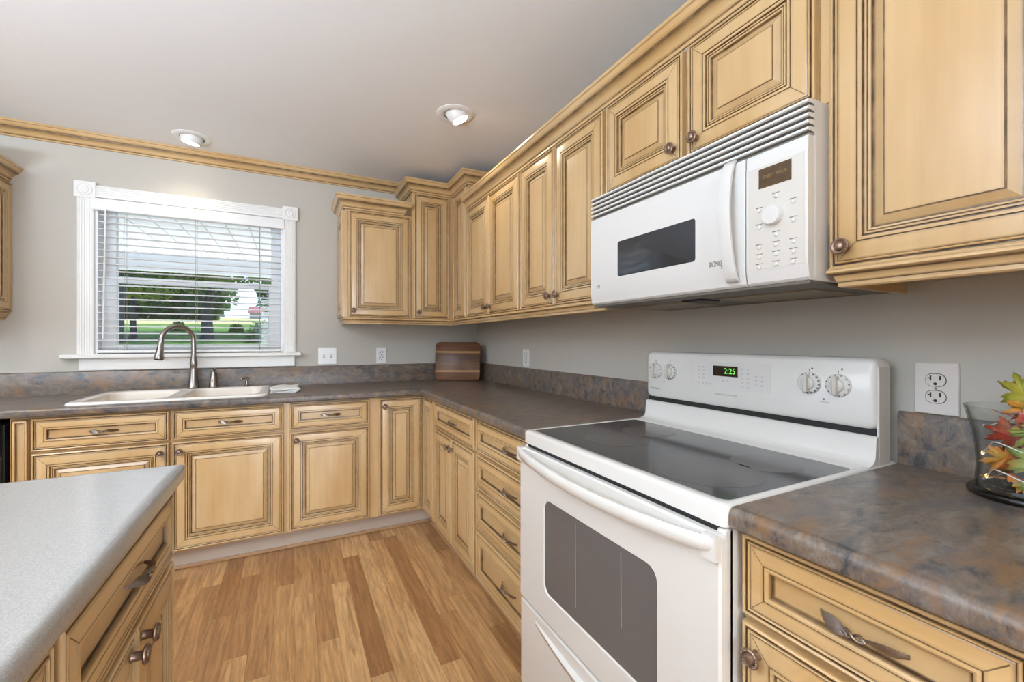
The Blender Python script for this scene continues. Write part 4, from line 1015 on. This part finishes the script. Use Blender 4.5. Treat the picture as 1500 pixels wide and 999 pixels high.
# leaves face the camera side (-X,-Y); rotation x tips them upright
def LF(label, mat, dx_, dy_, z, s, spin, yaw=-62, tip=78): leaf(label, mat, (vx+dx_*.55, vy+dy_*.55, z), s*1.32, (h(tip), h(spin), h(yaw)))
LF('yellow-green maple leaf standing highest above the vase rim', LY, -.005, -.004, 1.108, .036, 250, tip=62)
LF('orange leaf poking over the vase rim', LO_, .010, -.022, 1.085, .034, 160, tip=55)
LF('red leaf just below the vase rim', LR, -.026, -.012, 1.064, .030, 20)
LF('yellow leaf in the upper middle of the vase', LY, -.038, -.022, 1.045, .030, 80)
LF('large green-and-orange leaf flat against the front of the vase', LG, -.040, -.034, .985, .038, 255)
LF('orange leaf low at the left side of the vase', LO_, -.030, .034, .990, .032, 120)
LF('crimson leaf in the middle of the vase', LR, -.008, .018, 1.030, .034, 200)
LF('orange leaf lying on the vase bottom', LO_, -.022, .010, .948, .032, 10, tip=25)
LF('yellow-green leaf on the bottom of the vase front', LY, -.030, -.022, .950, .030, 70, tip=50)
LF('red leaf at the rear of the vase', LR, .022, .010, .985, .036, 310)
sl = thing('string_light', 'thin wire string light coiled among the leaves in the vase', 'string light', (vx, vy, .932))
mb = MB(); pts = []
for i in range(60):
    t_ = i/59; a = t_*4.4*PI+.6; rr_ = .051 + .004*math.sin(5*a); pts.append((rr_*math.cos(a), rr_*math.sin(a), .008+.115*t_+.012*math.sin(3*a)))
mb.tube(pts, .0011, 6); mb.build('wire', M_PLATE, sl)
for i in (6, 14, 22, 31, 40, 48):
    mb = MB(); p = pts[i]; mb.lathe([(.0006, -.004), (.0022, -.002), (.0024, .001), (.0006, .004)], p, 'z', 8); mb.build('bulb', emit('warm_bulb_%d' % i, (1, .75, .25), 4), sl)

# ------------------------------------------------------------------ outside
def gz(x, y):
    if y < 7: base = -.25
    elif y < 9: base = -.25 + (y-7)/2*1.15
    elif y < 24: base = .90 + (y-9)/15*.95
    elif y < 34: base = 1.85 + (y-24)/10*.55
    elif y < 90: base = 2.40 + (y-34)/56*3.0
    else: base = 5.4
    return base + .05*math.sin(x*.5+y*.3)
def terrain(name, ys, mat, x0, x1, nx_):
    mb = MB(); idx = []
    for y in ys:
        for i in range(nx_+1):
            x = x0+(x1-x0)*i/nx_; idx.append(mb.vert((x, y, gz(x, y))))
    for j in range(len(ys)-1):
        for i in range(nx_): a = j*(nx_+1)+i; mb.face((idx[a], idx[a+1], idx[a+nx_+2], idx[a+nx_+1]))
    return struct(mb.build(name, mat, smooth=60))
terrain('lawn', [.2, 1.5, 3.6, 5, 7, 9, 12, 16, 20, 24, 28, 34], M_GRASS, -45, 35, 40)
terrain('field', [34, 40, 50, 60, 75, 90, 120], M_FIELD, -90, 70, 30)
struct(boxes('bounce_slab', [(-9, 3, .15, 7.4, -.12, -.02)], M_BOUNCE))  # unseen slab, added to bounce white light onto the porch ceiling
boxes('porch_ceiling', [(-7, 1.5, .14, 3.70, 2.30, 2.36)], M_PORCH)['kind'] = 'structure'
mb = MB(); mb.box(-7, 1.5, 3.62, 3.78, 2.105, 2.30); struct(mb.build('porch_beam', M_VINYL))
struct(boxes('roof', [(-7, 1.5, -7, 4.0, 2.52, 2.60)], M_SIDING))
def tree(name, label, x, y, trunk_r, trunk_h, blobs, lm, n, ls, group=None, lean=0):
    z0 = gz(x, y)-.1; t = thing(name, label, 'tree', (x, y, z0), 0, group)
    mb = MB(); P_ = [(0, 0, 0), (.02, .02, trunk_h*.15), (lean*.5, 0, trunk_h*.5), (lean, .05, trunk_h)]
    mb.tube(P_, [trunk_r*1.35, trunk_r, trunk_r*.85, trunk_r*.6], 12)
    for k in range(4):
        a = k*1.7; mb.tube([(lean*.8, 0, trunk_h*.75), (lean+.5*math.cos(a)*trunk_h*.3, .5*math.sin(a)*trunk_h*.3, trunk_h*1.05), (lean+math.cos(a)*trunk_h*.35, math.sin(a)*trunk_h*.35, trunk_h*1.3)], [trunk_r*.5, trunk_r*.35, trunk_r*.12], 7)
    mb.build('trunk', M_BARK, t)
    mb = MB(); rn = random.Random(int(abs(x*31+y*17)))
    for bx, by, bz, br in blobs:
        for k in range(min(int(n*br*br), 3200)):
            ls_ = ls*(1 if br < 2 else 2.2)
            d = Vector((rn.gauss(0, 1), rn.gauss(0, 1), rn.gauss(0, 1))).normalized()*br*rn.uniform(.45, 1.05); d.z *= .75
            c = Vector((bx, by, bz))+d; u = Vector((rn.uniform(-1, 1), rn.uniform(-1, 1), rn.uniform(-1, 1))).normalized(); w = u.orthogonal().normalized(); s_ = ls_*rn.uniform(.6, 1.4)
            mb.face([mb.vert(c+u*s_), mb.vert(c+w*s_*.55), mb.vert(c-u*s_), mb.vert(c-w*s_*.55)])
    mb.build('foliage', lm, t, smooth=0)
def ray(px, Y):     # world X seen at photo column px at depth Y
    th = math.atan((px-750)/633.8)+.4697; return -1.334 + (Y+3.2675)*math.tan(th)
def elev(py, px, Y):
    x = ray(px, Y); dep = (x+1.334)*.4526+(Y+3.2675)*.8917; return 1.2114+(499.5-py)/633.8*dep
tree('shade_tree', 'big shade tree with a thick trunk on the lawn, seen through the window centre', ray(303, 15), 15, .19, 1.5,
     [(-2.3, -1, 2.0, .9), (-1.3, -1.2, 1.75, .75), (-.4, -.6, 2.2, .8), (.7, -.8, 2.35, .8), (1.7, -.5, 2.55, .8), (2.6, -.5, 2.45, .8), (0, 0, 3.2, 1.6), (-2.2, 0, 3.1, 1.2), (2.4, 0, 3.3, 1.2), (0, 1, 6, 3.2), (4, 2, 6, 3.2), (8, 2.5, 6, 3.2), (-3, 2, 6.5, 3), (4, 6, 6.5, 3.2), (9, 6, 6.5, 3)], M_L2, 900, .085)
tree('shade_tree', 'dark-trunked tree at the left edge of the window view', ray(172, 13), 13, .13, 2.2, [(-.5, 0, 2.5, 1.0), (.6, -.3, 2.2, .8), (0, 0, 3.3, 1.3)], M_L1, 700, .08, lean=.1)
tree('shade_tree', 'slimmer dark tree just right of the leftmost trunk', ray(194, 14.5), 14.5, .09, 2.0, [(.3, 0, 2.5, .9), (1.3, 0, 2.2, .9)], M_L1, 700, .08)
tree('shade_tree', 'sunlit leafy tree at the right edge of the window view', ray(404, 12), 12, .10, 1.2, [(.15, 0, 1.2, .55), (.1, 0, 1.9, .5), (.3, 0, 2.9, .8)], M_L3, 800, .07)
def bush(label, px, Y, r, lm, zoff=0, n=700, ls=.06):
    x = ray(px, Y); z0 = gz(x, Y); mb = MB(); rn = random.Random(int(px*7+Y))
    for k in range(int(n)):
        d = Vector((rn.gauss(0, 1), rn.gauss(0, 1), rn.gauss(0, 1))).normalized()*r*rn.uniform(.3, 1.0); d.z = abs(d.z)*1.35
        c = Vector((0, 0, 0))+d; u = Vector((rn.uniform(-1, 1), rn.uniform(-1, 1), rn.uniform(-1, 1))).normalized(); w = u.orthogonal().normalized(); s_ = ls*rn.uniform(.6, 1.4)
        mb.face([mb.vert(c+u*s_), mb.vert(c+w*s_*.6), mb.vert(c-u*s_), mb.vert(c-w*s_*.6)])
    o = mb.build('bush', lm, smooth=0, loc=(x, Y, z0+zoff)); return tag(o, label, 'bush')
bush('small dark bush on the lawn left of the big trunk', 261, 21, .34, M_L1)
bush('small green bush on the lawn right of the big trunk', 346, 21, .32, M_L3)
bush('low bush under the sunlit tree at the right window edge', 385, 13, .55, M_L3)
# far tree line beyond the field
i = 0
for px, Y, w_, hh in ((172, 62, 6, 8), (195, 66, 6, 9), (215, 60, 6, 8), (236, 64, 6, 8), (256, 60, 6, 9), (276, 66, 6, 8), (296, 62, 5, 8), (312, 64, 2.5, 5.0), (400, 60, 3.5, 7.5), (418, 64, 5, 9)):
    Y = (56, 74, 92)[i % 3]; x = ray(px, Y); lab = ['leftmost', 'second from the left', 'third from the left', 'fourth from the left', 'fifth from the left', 'sixth from the left', 'seventh from the left', 'eighth from the left', 'ninth from the left', 'rightmost'][i]
    tree('far_tree', 'dark green tree in the far row beyond the pale field, %s' % lab, x, Y, .4, hh*.4, [(0, 0, hh*.45, w_*.45), (-1.5, 0, hh*.35, w_*.36), (1.6, 0, hh*.38, w_*.38), (0, 0, hh*.70, w_*.36), (0, 0, 1.6, w_*.4)], M_L1 if i % 2 else M_L3, 40, .42, 'far trees beyond the field'); i += 1
hx = ray(380, 85); t = thing('farmhouse', 'distant building with a red roof, seen at the right of the window', 'house', (hx, 85, gz(hx, 85)))
boxes('wall', [(-1.5, 1.5, 0, 4, -.2, 1.1)], M_SIDING, t)
mb = MB(); a = mb.ring([(-1.7, -.4, 1.05), (-1.7, 4.4, 1.05), (-1.7, 2, 2.3)]); b = mb.ring([(1.7, -.4, 1.05), (1.7, 4.4, 1.05), (1.7, 2, 2.3)]); mb.bridge(a, b); mb.face(a[::-1]); mb.face(b); mb.build('roof', M_ROOF, t, smooth=0)
